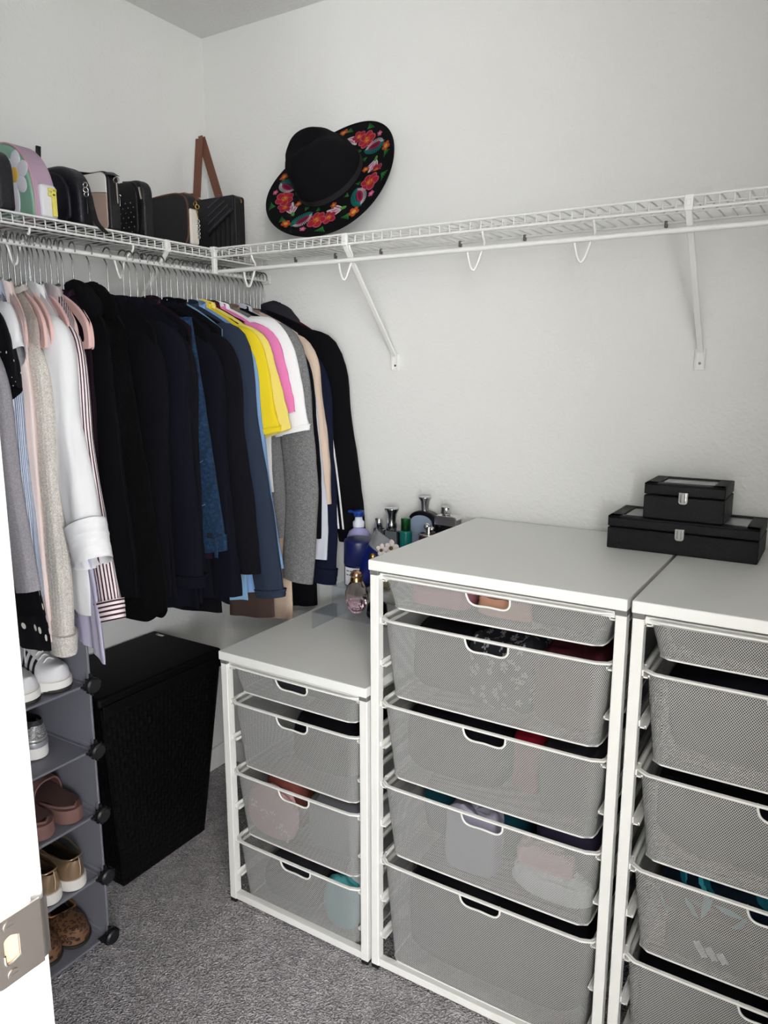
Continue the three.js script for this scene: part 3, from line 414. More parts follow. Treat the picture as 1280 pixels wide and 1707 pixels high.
// ---- far end by the back wall to the near end by the door
const G = [
  { name: 'hooded_jacket', label: 'dark maroon jacket with a grey hood hanging farthest in the corner', z: .022, mat: C.maroon, collar: 'hood', collarMat: C.hoodGrey, len: .7, sw: .19, hem: .2, th: .014, dx: .03 },
  { name: 'track_jacket', label: 'black jacket with white sleeve stripes hanging beside the back wall', z: .055, mat: C.black, collar: 'lapel', len: .78, sw: .225, drop: .075, hem: .27, th: .016, sl: { pts: [[.2, -.15], [.275, -.25], [.325, -.47], [.355, -.66], [.375, -.82]], r0: .07, r1: .05, b0: .02, b1: .02 }, stripes: 1 },
  { name: 'cardigan', label: 'navy long-sleeved cardigan between the black and beige jackets', z: .085, mat: C.navy, collar: 'lapel', len: .82, sw: .2, hem: .25, th: .014, sl: { pts: [[.18, -.17], [.24, -.3], [.275, -.55], [.285, -.8], [.28, -.96]], r0: .06, r1: .045, b0: .018, b1: .02, cuff: .05 } },
  { name: 'beige_jacket', label: 'light beige jacket hanging beside the grey sweater', z: .115, mat: C.tan, collar: 'lapel', collarMat: C.taupe, len: .7, sw: .21, hem: .24, th: .016, sl: { pts: [[.16, -.15], [.225, -.24], [.26, -.4], [.285, -.57], [.29, -.7]], r0: .055, r1: .038, b0: .02, b1: .018 } },
  { name: 'striped_blouse', label: 'pale blue blouse showing behind the grey sweater', z: .138, mat: C.silver, collar: 'shirt', len: .86, sw: .19, hem: .24, th: .012, sl: { pts: [[.17, -.17], [.22, -.3], [.26, -.55], [.28, -.75], [.275, -.87]], r0: .05, r1: .05, b0: .012, b1: .018 } },
  { name: 'black_blouse', label: 'black long-sleeved top between the beige jacket and grey sweater', z: .16, mat: C.black2, collar: 'crew', len: .72, sw: .2, hem: .23, th: .014, sl: { pts: [[.17, -.16], [.235, -.27], [.27, -.45], [.285, -.62], [.28, -.8]], r0: .055, r1: .04, b0: .016, b1: .016 } },
  { name: 'sweater', label: 'heather grey long-sleeved sweater with rounded sleeve ends', z: .2, mat: C.grey, collar: 'crew', collarMat: C.taupe, len: .8, sw: .205, hem: .23, th: .02, sl: { pts: [[.15, -.145], [.23, -.23], [.27, -.45], [.285, -.7], [.265, -.93]], r0: .07, r1: .055, b0: .026, b1: .026 } },
  { name: 'polo_shirt', label: 'white short-sleeved polo shirt beside the grey sweater', z: .24, mat: C.white, collar: 'shirt', len: .66, sw: .2, hem: .2, th: .017, sl: { pts: [[.14, -.14], [.205, -.21], [.252, -.34], [.28, -.47]], r0: .068, r1: .062, b0: .02, b1: .02, cuff: .014 } },
  { name: 'tee_shirt', label: 'pink tee shirt between the white polo and yellow shirts', z: .262, mat: C.pink, collar: 'crew', len: .64, sw: .195, hem: .2, th: .014, sl: { pts: [[.14, -.15], [.2, -.225], [.24, -.34], [.26, -.42]], r0: .058, r1: .054, b0: .014, b1: .014 } },
  { name: 'tee_shirt', label: 'maroon tee shirt edge between the pink and yellow shirts', z: .28, mat: C.maroon, collar: 'shirt', len: .64, sw: .185, hem: .19, th: .012, sl: { pts: [[.15, -.16], [.195, -.23], [.22, -.32], [.23, -.4]], r0: .05, r1: .05, b0: .012, b1: .012 } },
  { name: 'tee_shirt', label: 'pale yellow short-sleeved shirt beside the bright yellow shirt', z: .298, mat: C.yellow2, collar: 'shirt', len: .66, sw: .195, hem: .2, th: .014, sl: { pts: [[.15, -.155], [.195, -.235], [.24, -.36], [.275, -.47]], r0: .06, r1: .06, b0: .014, b1: .016 } },
  { name: 'tee_shirt', label: 'bright yellow short-sleeved tee shirt beside the slate blue shirt', z: .32, mat: C.yellow, collar: 'crew', len: .66, sw: .185, hem: .2, th: .016, sl: { pts: [[.14, -.16], [.19, -.24], [.225, -.37], [.25, -.47]], r0: .06, r1: .058, b0: .018, b1: .02, cuff: .012 } },
  { name: 'blue_blouse', label: 'light blue blouse edge between the yellow and slate shirts', z: .342, mat: C.lightBlue, collar: 'crew', len: .93, sw: .185, hem: .22, th: .012, sl: { pts: [[.14, -.17], [.19, -.26], [.22, -.45], [.255, -.7], [.285, -.86]], r0: .05, r1: .04, b0: .012, b1: .012 } },
  { name: 'long_sleeved_shirt', label: 'slate blue long-sleeved shirt beside the yellow shirts', z: .372, mat: C.slate, collar: 'crew', len: .74, sw: .19, hem: .21, th: .018, sl: { pts: [[.12, -.145], [.185, -.23], [.22, -.45], [.265, -.7], [.3, -.93]], r0: .06, r1: .05, b0: .022, b1: .022, cuff: .02 } },
  { name: 'denim_shirt', label: 'pale denim shirt hem showing below the black tops', z: .395, mat: C.lightDenim, collar: 0, len: .96, sw: .17, hem: .225, th: .012 },
  { name: 'black_blouse', label: 'black top with a grey triangle beside the slate shirt', z: .42, mat: C.softBlack, collar: 'crew', len: .88, sw: .185, hem: .21, th: .018, sl: { pts: [[.13, -.16], [.185, -.26], [.205, -.45], [.235, -.7], [.25, -.86]], r0: .055, r1: .05, b0: .02, b1: .02 }, tri: 1 },
  { name: 'black_blouse', label: 'black long top beside the folded jeans', z: .455, mat: C.navyBlack, collar: 'crew', len: .95, sw: .185, hem: .215, th: .018, sl: { pts: [[.12, -.17], [.165, -.27], [.18, -.5], [.2, -.75], [.215, -.92]], r0: .05, r1: .05, b0: .02, b1: .022 } },
  { jeans: 1, z: .492 },
  { name: 'varsity_jacket', label: 'dark purple jacket with a white striped collar among black clothes', z: .515, mat: C.purple, collar: 'crew', collarMat: cloth(0xffffff, { map: stripeTex('#24121f', '#d9d4dc', 1, .12) }), len: .8, sw: .17, hem: .2, th: .014 },
  { name: 'cardigan', label: 'soft black cardigan beside the black blazer', z: .54, mat: C.softBlack, collar: 'lapel', len: .92, sw: .18, hem: .2, th: .018, sl: { pts: [[.11, -.16], [.155, -.26], [.16, -.5], [.165, -.75], [.17, -.86]], r0: .05, r1: .045, b0: .02, b1: .02 } },
  { name: 'blazer', label: 'black blazer with long sleeves beside the folded jeans', z: .585, mat: C.navyBlack, collar: 'lapel', len: .93, sw: .2, hem: .225, th: .022, sl: { pts: [[.12, -.15], [.165, -.24], [.17, -.45], [.19, -.7], [.2, -.86]], r0: .06, r1: .052, b0: .028, b1: .026, cuff: .03 } },
  { name: 'black_jacket', label: 'black jacket between the blazer and the fur coat', z: .635, mat: C.black2, collar: 'lapel', len: .88, sw: .19, hem: .21, th: .02, sl: { pts: [[.1, -.16], [.145, -.27], [.14, -.5], [.14, -.7], [.145, -.88]], r0: .06, r1: .055, b0: .024, b1: .024 } },
  { name: 'fur_coat', label: 'long black fur coat with a curved hem above the hamper', z: .69, mat: C.fur, collar: 'hood', len: .94, sw: .165, drop: .1, hem: .285, th: .028, fold: .004, hemCurve: .07, sl: { pts: [[.09, -.17], [.11, -.3], [.1, -.55], [.1, -.8]], r0: .06, r1: .055, b0: .03, b1: .03 } },
  { name: 'black_coat', label: 'black hooded coat hung on the single hook beside the pink hangers', z: .738, mat: C.black, collar: 'hood', len: .86, sw: .16, drop: .1, hem: .2, th: .022 },
  { name: 'plum_blouse', label: 'dark plum top behind the striped shirt', z: .768, mat: C.purple, collar: 'crew', len: .8, sw: .165, hem: .18, th: .014 },
  { name: 'striped_shirt', label: 'white shirt with maroon pinstripes and a striped cuff', z: .8, mat: C.stripe, collar: 'shirt', len: .88, sw: .15, hem: .19, th: .014, sl: { pts: [[.1, -.16], [.135, -.25], [.155, -.45], [.215, -.68], [.275, -.86]], r0: .045, r1: .052, b0: .016, b1: .026, cuff: .045 }, cuffMat: C.stripeH },
  { name: 'ruffled_skirt', label: 'lavender blouse hem hanging below the white shirt', z: .83, mat: C.lavender, collar: 0, len: .945, sw: .12, hem: .25, skew: .04, th: .012, fold: .006, waveK: 12 },
  { name: 'button_shirt', label: 'white button shirt with rolled sleeves beside the striped shirt', z: .845, mat: C.white, collar: 'shirt', len: .845, sw: .165, hem: .22, th: .024, sl: { pts: [[.1, -.15], [.15, -.24], [.17, -.42], [.235, -.6], [.29, -.71]], r0: .06, r1: .056, b0: .03, b1: .036, cuff: .09 } },
  { name: 'camisole', label: 'white camisole between the white shirt and oatmeal sweater', z: .868, mat: C.white2, collar: 0, len: .84, sw: .11, hem: .14, th: .012, waveK: 11 },
  { name: 'sweater', label: 'oatmeal knitted sweater with long sleeves', z: .895, mat: C.oat, collar: 'crew', len: .8, sw: .15, hem: .16, th: .018, sl: { pts: [[.1, -.19], [.13, -.3], [.14, -.5], [.165, -.75], [.155, -.94]], r0: .05, r1: .042, b0: .024, b1: .026, cuff: .05 } },
  { name: 'blush_blouse', label: 'pale blush pink blouse beside the oatmeal sweater', z: .925, mat: C.palePink, collar: 'shirt', len: .93, sw: .15, hem: .165, th: .014, fold: .008, sl: { pts: [[.09, -.19], [.12, -.3], [.12, -.5], [.12, -.72], [.125, -.86]], r0: .04, r1: .035, b0: .014, b1: .016 }, buttons: 1 },
  { name: 'striped_shirt', label: 'blue and white pinstriped shirt behind the starry blouse', z: .95, mat: C.blueStripe, collar: 'shirt', len: .8, sw: .14, hem: .16, th: .014, sl: { pts: [[.08, -.2], [.11, -.3], [.11, -.5], [.115, -.72]], r0: .04, r1: .035, b0: .016, b1: .016 } },
  { name: 'white_blouse', label: 'white short-sleeved blouse hung over the blush blouse', z: .965, mat: C.white, collar: 'shirt', len: .5, sw: .16, hem: .14, th: .012, sl: { pts: [[.1, -.16], [.15, -.21], [.185, -.27]], r0: .06, r1: .058, b0: .018, b1: .02 } },
  { name: 'starry_blouse', label: 'black blouse with small white dots near the door jamb', z: .99, mat: C.star, yaw: -.3, collar: 'crew', len: .7, sw: .15, hem: .16, th: .016, sl: { pts: [[.1, -.17], [.15, -.24], [.18, -.34]], r0: .07, r1: .065, b0: .022, b1: .024 } },
  { name: 'grey_cardigan', dx: .055, label: 'grey knitted cardigan hanging near the door jamb', z: 1.068, mat: C.greyCard, yaw: -.12, collar: 'lapel', len: .6, sw: .13, hem: .11, th: .016, sl: { pts: [[.1, -.19], [.14, -.3], [.165, -.5], [.21, -.74]], r0: .045, r1: .036, b0: .018, b1: .02 } },
  { name: 'black_dress', label: 'black top with a white waistband beside the door jamb', z: 1.05, mat: C.black, collar: 'crew', len: .8, sw: .14, hem: .27, th: .016, fold: .006, band: 1, yaw: -.12 },
  { name: 'dotted_skirt', label: 'black skirt with large white polka dots beside the door jamb', z: 1.037, yaw: -.12, mat: C.dots, collar: 0, len: .88, sw: .12, hem: .275, th: .01, fold: .006, waveK: 9 },
];
const metalOf = z => z > .76 ? M.velvet : C.black;
for (const g of G) {
  const lab = g.jeans ? 'folded blue jeans' : g.label.split(' ').slice(0, 4).join(' ');
  const yaw = (rnd() - .5) * .1; g.yaw ??= yaw * .5 - (g.z > .98 ? .12 : g.z > .76 ? .33 : g.z > .68 ? .2 : g.z > .6 ? .06 : 0);
  hanger((g.z > .76 ? 'pink velvet hanger carrying the ' : 'slim hanger with steel hook carrying the ') + lab, g.z, g.yaw + (rnd() - .5) * .12, metalOf(g.z), 'hangers on the rod', g.jeans ? .8 : Math.min(1, (g.sw - .012) / .2));
  if (g.jeans) continue;
  const t = hangGarment(g);
  if (g.stripes) for (const dx of [-.012, .006]) mesh('sleeve_stripe', grid(1, 24, (u, v) => { const y = lerp(-.27, -.78, v), x = lerp(.268, .352, v) + .008 * Math.sin(v * 3.1) + dx; return [x + (u - .5) * .007, y, .0275]; }), C.white, t);
  if (g.tri) { const s = new THREE.Shape(); s.moveTo(0, 0); s.lineTo(.036, -.13); s.lineTo(-.004, -.05); s.closePath(); mesh('grey_panel', new THREE.ShapeGeometry(s).rotateZ(.12).translate(.115, -.185, .034), C.greyBlue, t); }
  if (g.band) mesh('waistband', garmentBody({ sw: .232, hem: .238, th: .03, len: .635, neckY: -.6, drop: 0, fold: .002, seed: 3 }), C.white, t);
  if (g.buttons) for (let k = 0; k < 5; k++) mesh('button', new THREE.SphereGeometry(.0045, 10, 8).scale(1, 1, .5).translate(.118, -.3 - k * .11, .036), M.gold, t);
}
// the jeans, folded over a hanger: two legs' cloth and waistband at the lower end
{
  const t = thing('folded_jeans', 'blue denim jeans folded over a hanger between black clothes', 'jeans', [RX, RY, .495], -.05);
  const g = grid(48, 40, (u, v) => { const a = u * 6.2832, c = Math.cos(a), s = Math.sin(a), sx = Math.sign(c) * Math.abs(c) ** .6; const y = lerp(-.15, -.755, v), xc = lerp(.075, .155, v), W = lerp(.085, .1, v); return [xc + sx * W, y + .02 * sx * v, s * (.012 + .008 * Math.sin(v * 3)) + .003 * noise.noise(sx * 4, v * 7, 2), sx * W + (s < 0 ? .4 : 0), y]; }, true);
  mesh('leg_cloth', g, C.denim, t);
  mesh('waistband', grid(48, 8, (u, v) => { const a = u * 6.2832, c = Math.cos(a), s = Math.sin(a), sx = Math.sign(c) * Math.abs(c) ** .6; const y = lerp(-.75, -.795, v); return [.157 + sx * .102, y + .02 * sx, s * .021, sx * .1, y]; }, true), C.denim, t);
  for (const x of [.19, .242]) mesh('belt_loop', box(.012, .056, .004, x, -.765, .022, .0015), C.denim, t);
  mesh('pocket_seam', merge([tube([[.04, -.52, .019], [.13, -.56, .021], [.2, -.53, .017]], .0016, 16, 5), tube([[.06, -.6, .019], [.12, -.68, .021], [.2, -.65, .017]], .0016, 16, 5)]), cloth(0x6a7f9c), t);
  mesh('label_patch', box(.022, .012, .002, .22, -.735, .0225, .0008), cloth(0x23252b), t);
}
// trousers reaching below the tops
function trousers(name, label, z, mat, x0, x1, yb, th = .014) {
  const t = thing(name, label, 'trousers', [RX, RY, z], 0);
  mesh('leg_cloth', grid(40, 40, (u, v) => { const a = u * 6.2832, c = Math.cos(a), s = Math.sin(a), sx = Math.sign(c) * Math.abs(c) ** .6, y = lerp(-.2, yb, v); return [(x0 + x1) / 2 + sx * (x1 - x0) / 2 * lerp(.7, 1, v), y + .01 * sx, s * th * (.6 + .4 * v) + .004 * Math.sin(sx * 5 + z * 50) * v, sx * .1 + (s < 0 ? .4 : 0), y]; }, true), mat, t);
}
trousers('beige_trousers', 'beige trousers hanging below the grey sweater', .18, C.beige, .04, .225, -1.08);
trousers('black_trousers', 'black trousers beside the back wall below the cardigan', .105, C.black, .12, .26, -1.05);
trousers('brown_trousers', 'dark brown trousers hanging above the low drawer unit', .25, C.brown, .02, .2, -1.06);
trousers('black_leggings', 'black leggings hanging lowest above the hamper', .43, C.black2, -.06, .16, -1.0);
// more hooks squeezed between the garments
const byZ = [...G].sort((a, b) => a.z - b.z), short = g => g.jeans ? 'folded jeans' : g.name.replace(/_/g, ' ');
for (let i = 0; i < byZ.length - 1; i++) { const a = byZ[i].z, b = byZ[i + 1].z; if ((b - a) >= .027 && b < .6 || (a > .77 && i % 2)) hanger((b < .6 ? 'slim steel-hooked hanger' : 'pink velvet hanger') + ` squeezed between the ${short(byZ[i])} and the ${short(byZ[i + 1])}`, (a + b) / 2 + (rnd() - .5) * .004, (rnd() - .5) * .15 - (a > .76 ? .33 : 0), metalOf(a), 'hangers on the rod', .62); }
for (const [z, yaw, sc, w] of [[.858, -.4, .9, 'beside the white button shirt'], [.88, -.38, .93, 'over the oatmeal sweater'], [.782, -.36, 1.06, 'against the black coat']]) hanger('pink velvet hanger with a bare rounded end ' + w, z, yaw, M.velvet, 'pink hangers with bare ends', sc);
// ---------------------------------------------------------------- hamper
{
  const t = thing('laundry_hamper', 'tall black woven fabric laundry hamper with a lid under the coats', 'hamper', [.158, 0, .57]);
  const weave = dataTex(128, 128, (x, y) => { const a = Math.floor(x / 64) + Math.floor(y / 64), u = (x % 64) / 64 - .5, v = (y % 64) / 64 - .5; return 255 * (a % 2 ? 1 - 3.2 * u * u : 1 - 3.2 * v * v) * .9; }, false, [14, 14]);
  const hm = new THREE.MeshPhysicalMaterial({ color: 0x060609, roughness: .55, specularIntensity: .35, bumpMap: weave, bumpScale: .0018 });
  const taper = (g, y1) => { const p = g.attributes.position; for (let i = 0; i < p.count; i++) { const k = clamp(p.getY(i) / .6, 0, 1.1), s = lerp(.7, 1, k); p.setZ(i, p.getZ(i) * s); const x = p.getX(i); p.setX(i, x > 0 ? x * lerp(.72, 1, k) : x * lerp(.8, 1, k)); } g.computeVertexNormals(); return g; };
  mesh('body', taper(new THREE.BoxGeometry(.296, .58, .45, 10, 20, 14).toNonIndexed().translate(0, .298, 0)), hm, t);
  for (const [x, z] of [[.148, .225], [.148, -.225]]) mesh('corner_seam', tube([[x * .725 + .001, .012, z * .703], [x * .86, .3, z * .85], [x * .99, .58, z * .985]], .0035, 12, 6), hm, t);
  const lid = mesh('lid', box(.304, .03, .462, 0, .607, 0, .01), new THREE.MeshPhysicalMaterial({ color: 0x050507, roughness: .6, specularIntensity: .35 }), t);
  mesh('lid_flap', span(.1525, .1575, .565, .6, -.222, .222, .002), new THREE.MeshPhysicalMaterial({ color: 0x050507, roughness: .6, specularIntensity: .35 }), lid);
  mesh('clasp', merge([box(.03, .004, .012, -.09, .624, -.2, .001), box(.004, .012, .012, -.105, .622, -.2, .001)]), M.chrome, t);
}
// ---------------------------------------------------------------- shoe rack of snap-together panels
{
  const t = thing('shoe_rack', 'grey plastic cube shoe rack with black corner connectors', 'shoe rack', [.225, 0, 1.068]);
  const Y = [.02, .198, .372, .548, .722, .9], hw = .178, hd = .18;
  const panel = (w, h) => { const g = [box(w, h, .0022)]; for (const s of [-1, 1]) { g.push(box(w, .011, .006, 0, s * (h / 2 - .0055), 0, .002), box(.011, h, .006, s * (w / 2 - .0055), 0, 0, .002)); } return merge(g); };
  const shelfG = panel(2 * hw - .003, 2 * hd - .003).rotateX(Math.PI / 2), sideG = {};
  Y.forEach((y, i) => {
    const top = i === Y.length - 1; if (!top) mesh('shelf_panel', shelfG, M.rack, t).position.set(0, y, 0);
    if (i < Y.length - 1) { const h = Y[i + 1] - y; const g = panel(2 * hw - .003, h - .003); for (const s of [-1, 1]) mesh('side_panel', g, M.rack, t).position.set(0, y + h / 2, s * hd); mesh('back_panel', panel(2 * hd - .003, h - .003).rotateY(Math.PI / 2), M.rack, t).position.set(-hw, y + h / 2, 0); }
    if (!top) for (const s of [-1, 1]) for (const x of [-hw, hw]) {
      const g = [new THREE.CylinderGeometry(.0195, .0195, .012, 24).rotateZ(Math.PI / 2).translate(x > 0 ? .008 : -.004, 0, 0), new THREE.CylinderGeometry(.0155, .0195, .004, 24).rotateZ(-Math.PI / 2).translate(x > 0 ? .016 : -.012, 0, 0)];
      for (let k = 0; k < 4; k++) { const q = box(.02, .005, .026, -.004, 0, .015, .001); q.rotateX(k * Math.PI / 2); g.push(q); }
      for (let k = 0; k < 10; k++) { const q = box(.008, .004, .004, .004, .0205, 0); q.rotateX(k * Math.PI / 5); g.push(q); }
      mesh('connector', merge(g), M.blackPlastic, t).position.set(x, Math.max(y, .021), s * hd);
    }
  });
}
// ---------------------------------------------------------------- shoes
const shoeW = (t) => { let w = lerp(.033, .047, sstep(.25, .7, t)); if (t < .14) w *= Math.sqrt(Math.max(0, 1 - ((.14 - t) / .14) ** 2)) * .999 + .001; if (t > .74) w *= Math.sqrt(Math.max(0, 1 - ((t - .74) / .26) ** 2)) * .999 + .001; return w; };
function soleGeo(L, y0, y1, o = 1, flare = 0) { // outline swept up
  const N = 56, prof = [[y0, .94], [y0 + .003, 1 + flare], [y1 - .003, 1 + flare * .3], [y1, .97]];
  const pt = (u) => { const a = u * 6.2832, t = .5 - .5 * Math.cos(a), s = Math.sin(a) >= 0 ? 1 : -1; return [t, s * shoeW(t)]; };
  const side = grid(N, prof.length - 1, (u, v) => { const [y, k] = prof[Math.round(v * (prof.length - 1))], [t, z] = pt(u); return [(t - .5) * L * (k * .02 + .98) * o + L / 2, y, z * k * o]; }, true);
  const cap = (y, k) => grid(N / 2, 6, (u, v) => { const [t, z] = pt(u * .5); return [(t - .5) * L * (k * .02 + .98) * o + L / 2, y, lerp(-1, 1, v) * Math.abs(z) * k * o]; });
  return merge([side, cap(y1, .97), cap(y0, .94)]);
}
function upperGeo(L, y0, H, open, sq = .8) { // H(t) height, open(t) in 0..1: share of the section left (1 = closed over the top)
  const half = (sgn) => grid(44, 14, (u, v) => { const t = .5 - .5 * Math.cos(u * Math.PI), w = shoeW(t) * .97, ph = v * Math.PI / 2 * open(t), z = sgn * w * Math.pow(Math.cos(ph), sq), y = y0 + H(t) * Math.pow(Math.sin(ph), .85); return [t * L, y, Math.abs(ph - Math.PI / 2) < 1e-6 ? 0 : z, t * L, v * .08 + (sgn > 0 ? 0 : .2)]; });
  return merge([half(1), half(-1)]);
}
function shoe(name, label, pos, toeOut, o, turn = 0) {
  const t = thing(name, label, 'shoe', pos, (toeOut ? 0 : Math.PI) + turn, o.group), L = o.L ?? .25;
  const inner = new THREE.Group(); // heel at x = 0; shift so that the outer end sits at the origin
  const sh = g => g.translate(-L, 0, 0), sh0 = g => g;
  const S2 = toeOut ? sh : sh0, add = (n, g, m) => mesh(n, S2(g), m, t);
  add('sole', soleGeo(L, 0, o.sole, 1.04, o.flare ?? 0), o.soleMat);
  if (o.H) add('upper', upperGeo(L, o.sole - .002, o.H, o.open), o.mat);
  add('insole', grid(20, 4, (u, v) => { const q = .03 + u * .9; return [q * L, o.sole + .006 + (o.rise ?? 0) * (1 - q), lerp(-1, 1, v) * shoeW(q) * .9]; }), o.inMat);
  o.extra?.(add, L, t);
  return t;
}
const white = std(0xe9e6e2, .55), offW = std(0xd8d2cc, .6), silver = std(0xb9b9be, .3, .6), gum = std(0x2b2725, .6);
const sneaker = { L: .235, sole: .026, soleMat: white, mat: std(0xdcdadd, .6), inMat: std(0x2a2630, .9), group: 'shoes on the rack', flare: .03,
  H: t => t < .45 ? lerp(.062, .072, sstep(0, .12, t)) : lerp(.072, .04, sstep(.45, .85, t)), open: t => lerp(.6, 1, sstep(.36, .42, t)) * (t < .03 ? 1 : 1),
  extra: (add, L) => {
    for (const s of [-1, 1]) for (let k = 0; k < 3; k++) { const g = grid(1, 8, (u, v) => { const t = .57 + k * .072 + v * .07 + u * .032, w = shoeW(t) * .985, ph = (.15 + (1 - v) * .62) * Math.PI / 2, H = lerp(.072, .04, sstep(.45, .85, t)); return [t * L, .026 + H * Math.pow(Math.sin(ph), .85) + .001, s * (w * Math.pow(Math.cos(ph), .8) + .0012)]; }); add('side_stripe', g, std(0x15141a, .6)); }
    for (let k = 0; k < 6; k++) add('lace', tube([[.46 * L + k * .015, .083 - k * .005, -.022], [.465 * L + k * .015, .098 - k * .0052, 0], [.47 * L + k * .015, .083 - k * .005, .022]], .0026, 10, 5), white);
    add('lace', tube([[.47 * L, .094, 0], [.55 * L, .11, .02], [.66 * L, .1, .04], [.76 * L, .078, .056]], .002, 16, 5), white); add('lace', tube([[.46 * L, .095, 0], [.43 * L, .112, -.03], [.5 * L, .104, -.05]], .002, 14, 5), white);
    add('toe_guard', upperGeo(L, .022, t => t > .8 ? .026 : .001, t => .55).scale(1, 1, 1.02), offW);
    add('outsole', soleGeo(L, -.0, .008, 1.055), gum);
  } };
shoe('sneaker', 'white sneaker with black side stripes on the upper rack shelf', [.388, .727, .95], true, sneaker, .05);
shoe('sneaker', 'white sneaker half hidden by the door jamb on the upper shelf', [.388, .727, 1.035], true, sneaker, .05);
const glitter = dataTex(128, 128, (x, y) => { const v = N128(x, y); return v > .8 ? 235 : v > .5 ? 150 : 95; }, true, [9, 9]);
const glitterShoe = { L: .25, sole: .034, soleMat: white, mat: std(0x17161d, .6), inMat: std(0x15151a, .9), group: 'shoes on the rack',
  H: t => lerp(.075, .06, sstep(.1, .7, t)), open: t => lerp(.62, 1, sstep(.38, .46, t)),
  extra: (add, L) => { add('heel_counter', upperGeo(L, .036, t => t < .18 ? .06 : .001, t => .55).scale(1.0, 1, 1.03).translate(-.002, 0, 0), new THREE.MeshStandardMaterial({ map: glitter, roughness: .35, metalness: .4 })); add('sole_band', soleGeo(L, .028, .042, 1.05, .01), silver); add('sole_band', soleGeo(L, .044, .05, 1.035, .01), silver);
    for (let k = 0; k < 4; k++) add('lace', tube([[.44 * L + k * .016, .1 - k * .004, -.02], [.45 * L + k * .016, .108 - k * .004, 0], [.45 * L + k * .016, .1 - k * .004, .02]], .0026, 10, 5), white); } };
shoe('glitter_sneaker', 'black sneaker with glitter heel and thick white sole', [.33, .553, .985], false, glitterShoe, .1);
const mauve = std(0x76554f, .75), mauveD = std(0x5c413e, .8);
const slide = { L: .255, sole: .036, soleMat: mauve, inMat: mauveD, group: 'shoes on the rack', flare: .02, rise: .006,
  extra: (add, L) => { const band = (q) => grid(26, 10, (u, v) => { const t = lerp(.42, .86, v), ph = lerp(0, Math.PI, u), w = shoeW(t) * 1.02 + .002, h = lerp(.062, .034, v) + .006 * Math.sin(v * 3.14); return [t * L + (1 - Math.abs(Math.cos(ph))) * .012 * (v < .5 ? -1 : 1), .024 + h * Math.pow(Math.sin(ph), .7) + q, Math.cos(ph) * w]; }); add('strap', merge([band(0), band(.003)]), mauve);
    add('strap_edge', tube(Array.from({ length: 15 }, (_, i) => { const ph = i / 14 * Math.PI, w = shoeW(.42) * 1.02 + .002; return [.42 * L - (1 - Math.abs(Math.cos(ph))) * .012, .025 + .062 * Math.pow(Math.sin(ph), .7), Math.cos(ph) * w]; }), .0028, 30, 6), mauve);
    add('footbed_rim', tube(Array.from({ length: 20 }, (_, i) => { const a = -1.5 + i / 19 * 3, t = .02 + .36 * (1 - Math.cos(a)); return [t * L, .038, Math.sin(a) * shoeW(Math.max(.03, t)) * 1.0 / Math.max(.3, Math.abs(Math.sin(a))) * Math.abs(Math.sin(a))]; }), .004, 40, 6), mauve); } };
shoe('slide_sandal', 'dusty brown slide sandal nearer the hamper on the middle shelf', [.385, .377, .945], false, slide, .02);
shoe('slide_sandal', 'dusty brown slide sandal nearer the door jamb on the middle shelf', [.385, .377, 1.025], false, slide, .02);
const goldM = std(0xb0977a, .28, .75);
const loafer = { L: .25, sole: .028, soleMat: offW, mat: goldM, inMat: std(0x1d1917, .9), group: 'shoes on the rack', H: t => lerp(.058, .05, sstep(.1, .8, t)), open: t => lerp(.64, 1, sstep(.48, .54, t)),
  extra: (add, L) => { add('heel_seam', tube([[.001, .03, .004], [-.0025, .055, .004], [.002, .082, .004]], .0011, 8, 4), std(0xd8c4a8, .5)); add('collar', tube([[.5 * L, .09, 0], [.42 * L, .085, .034], [.2 * L, .08, .03], [.03 * L, .082, .016], [.012 * L, .083, 0], [.03 * L, .082, -.016], [.2 * L, .08, -.03], [.42 * L, .085, -.034]], .0024, 50, 5, true), goldM); } };
shoe('slip_on_shoe', 'gold metallic slip-on shoe nearer the hamper on the fourth shelf', [.395, .203, .957], false, loafer, 0);
shoe('slip_on_shoe', 'gold metallic slip-on shoe nearer the door jamb on the fourth shelf', [.39, .203, 1.024], false, loafer, -.02);
const leo = canvasTex(256, 256, (c, w, h) => { c.fillStyle = '#76543a'; c.fillRect(0, 0, w, h); const r = mulberry(99); for (let i = 0; i < 72; i++) { const x = r() * w, y = r() * h, s = 8 + r() * 6; c.strokeStyle = '#140f10'; c.fillStyle = '#6d4428'; c.lineWidth = 6.5; c.beginPath(); c.ellipse(x, y, s, s * .8, r() * 3, r() * 2, r() * 2 + 4.6); c.fill(); c.stroke(); } }, [11, 11]);
const leoM = std(0xffffff, .6, 0, { map: leo });
const flat = { L: .24, sole: .008, soleMat: gum, mat: leoM, inMat: std(0x3a1818, .85), group: 'shoes on the rack', H: t => lerp(.052, .046, t), open: t => lerp(.58, 1, sstep(.6, .66, t)),
  extra: (add, L) => add('binding', tube([[.635 * L, .05, 0], [.58 * L, .045, .033], [.4 * L, .043, .031], [.2 * L, .044, .026], [.04 * L, .046, .016], [.016 * L, .047, 0], [.04 * L, .046, -.016], [.2 * L, .044, -.026], [.4 * L, .043, -.031], [.58 * L, .045, -.033]], .0026, 60, 5, true), std(0xa5764c, .6)) };
shoe('ballet_flat', 'leopard print ballet flat nearer the hamper on the bottom shelf', [.375, .0255, .955], true, flat, -.22);
shoe('ballet_flat', 'leopard print ballet flat nearer the door jamb on the bottom shelf', [.37, .0255, 1.03], true, flat, -.12);
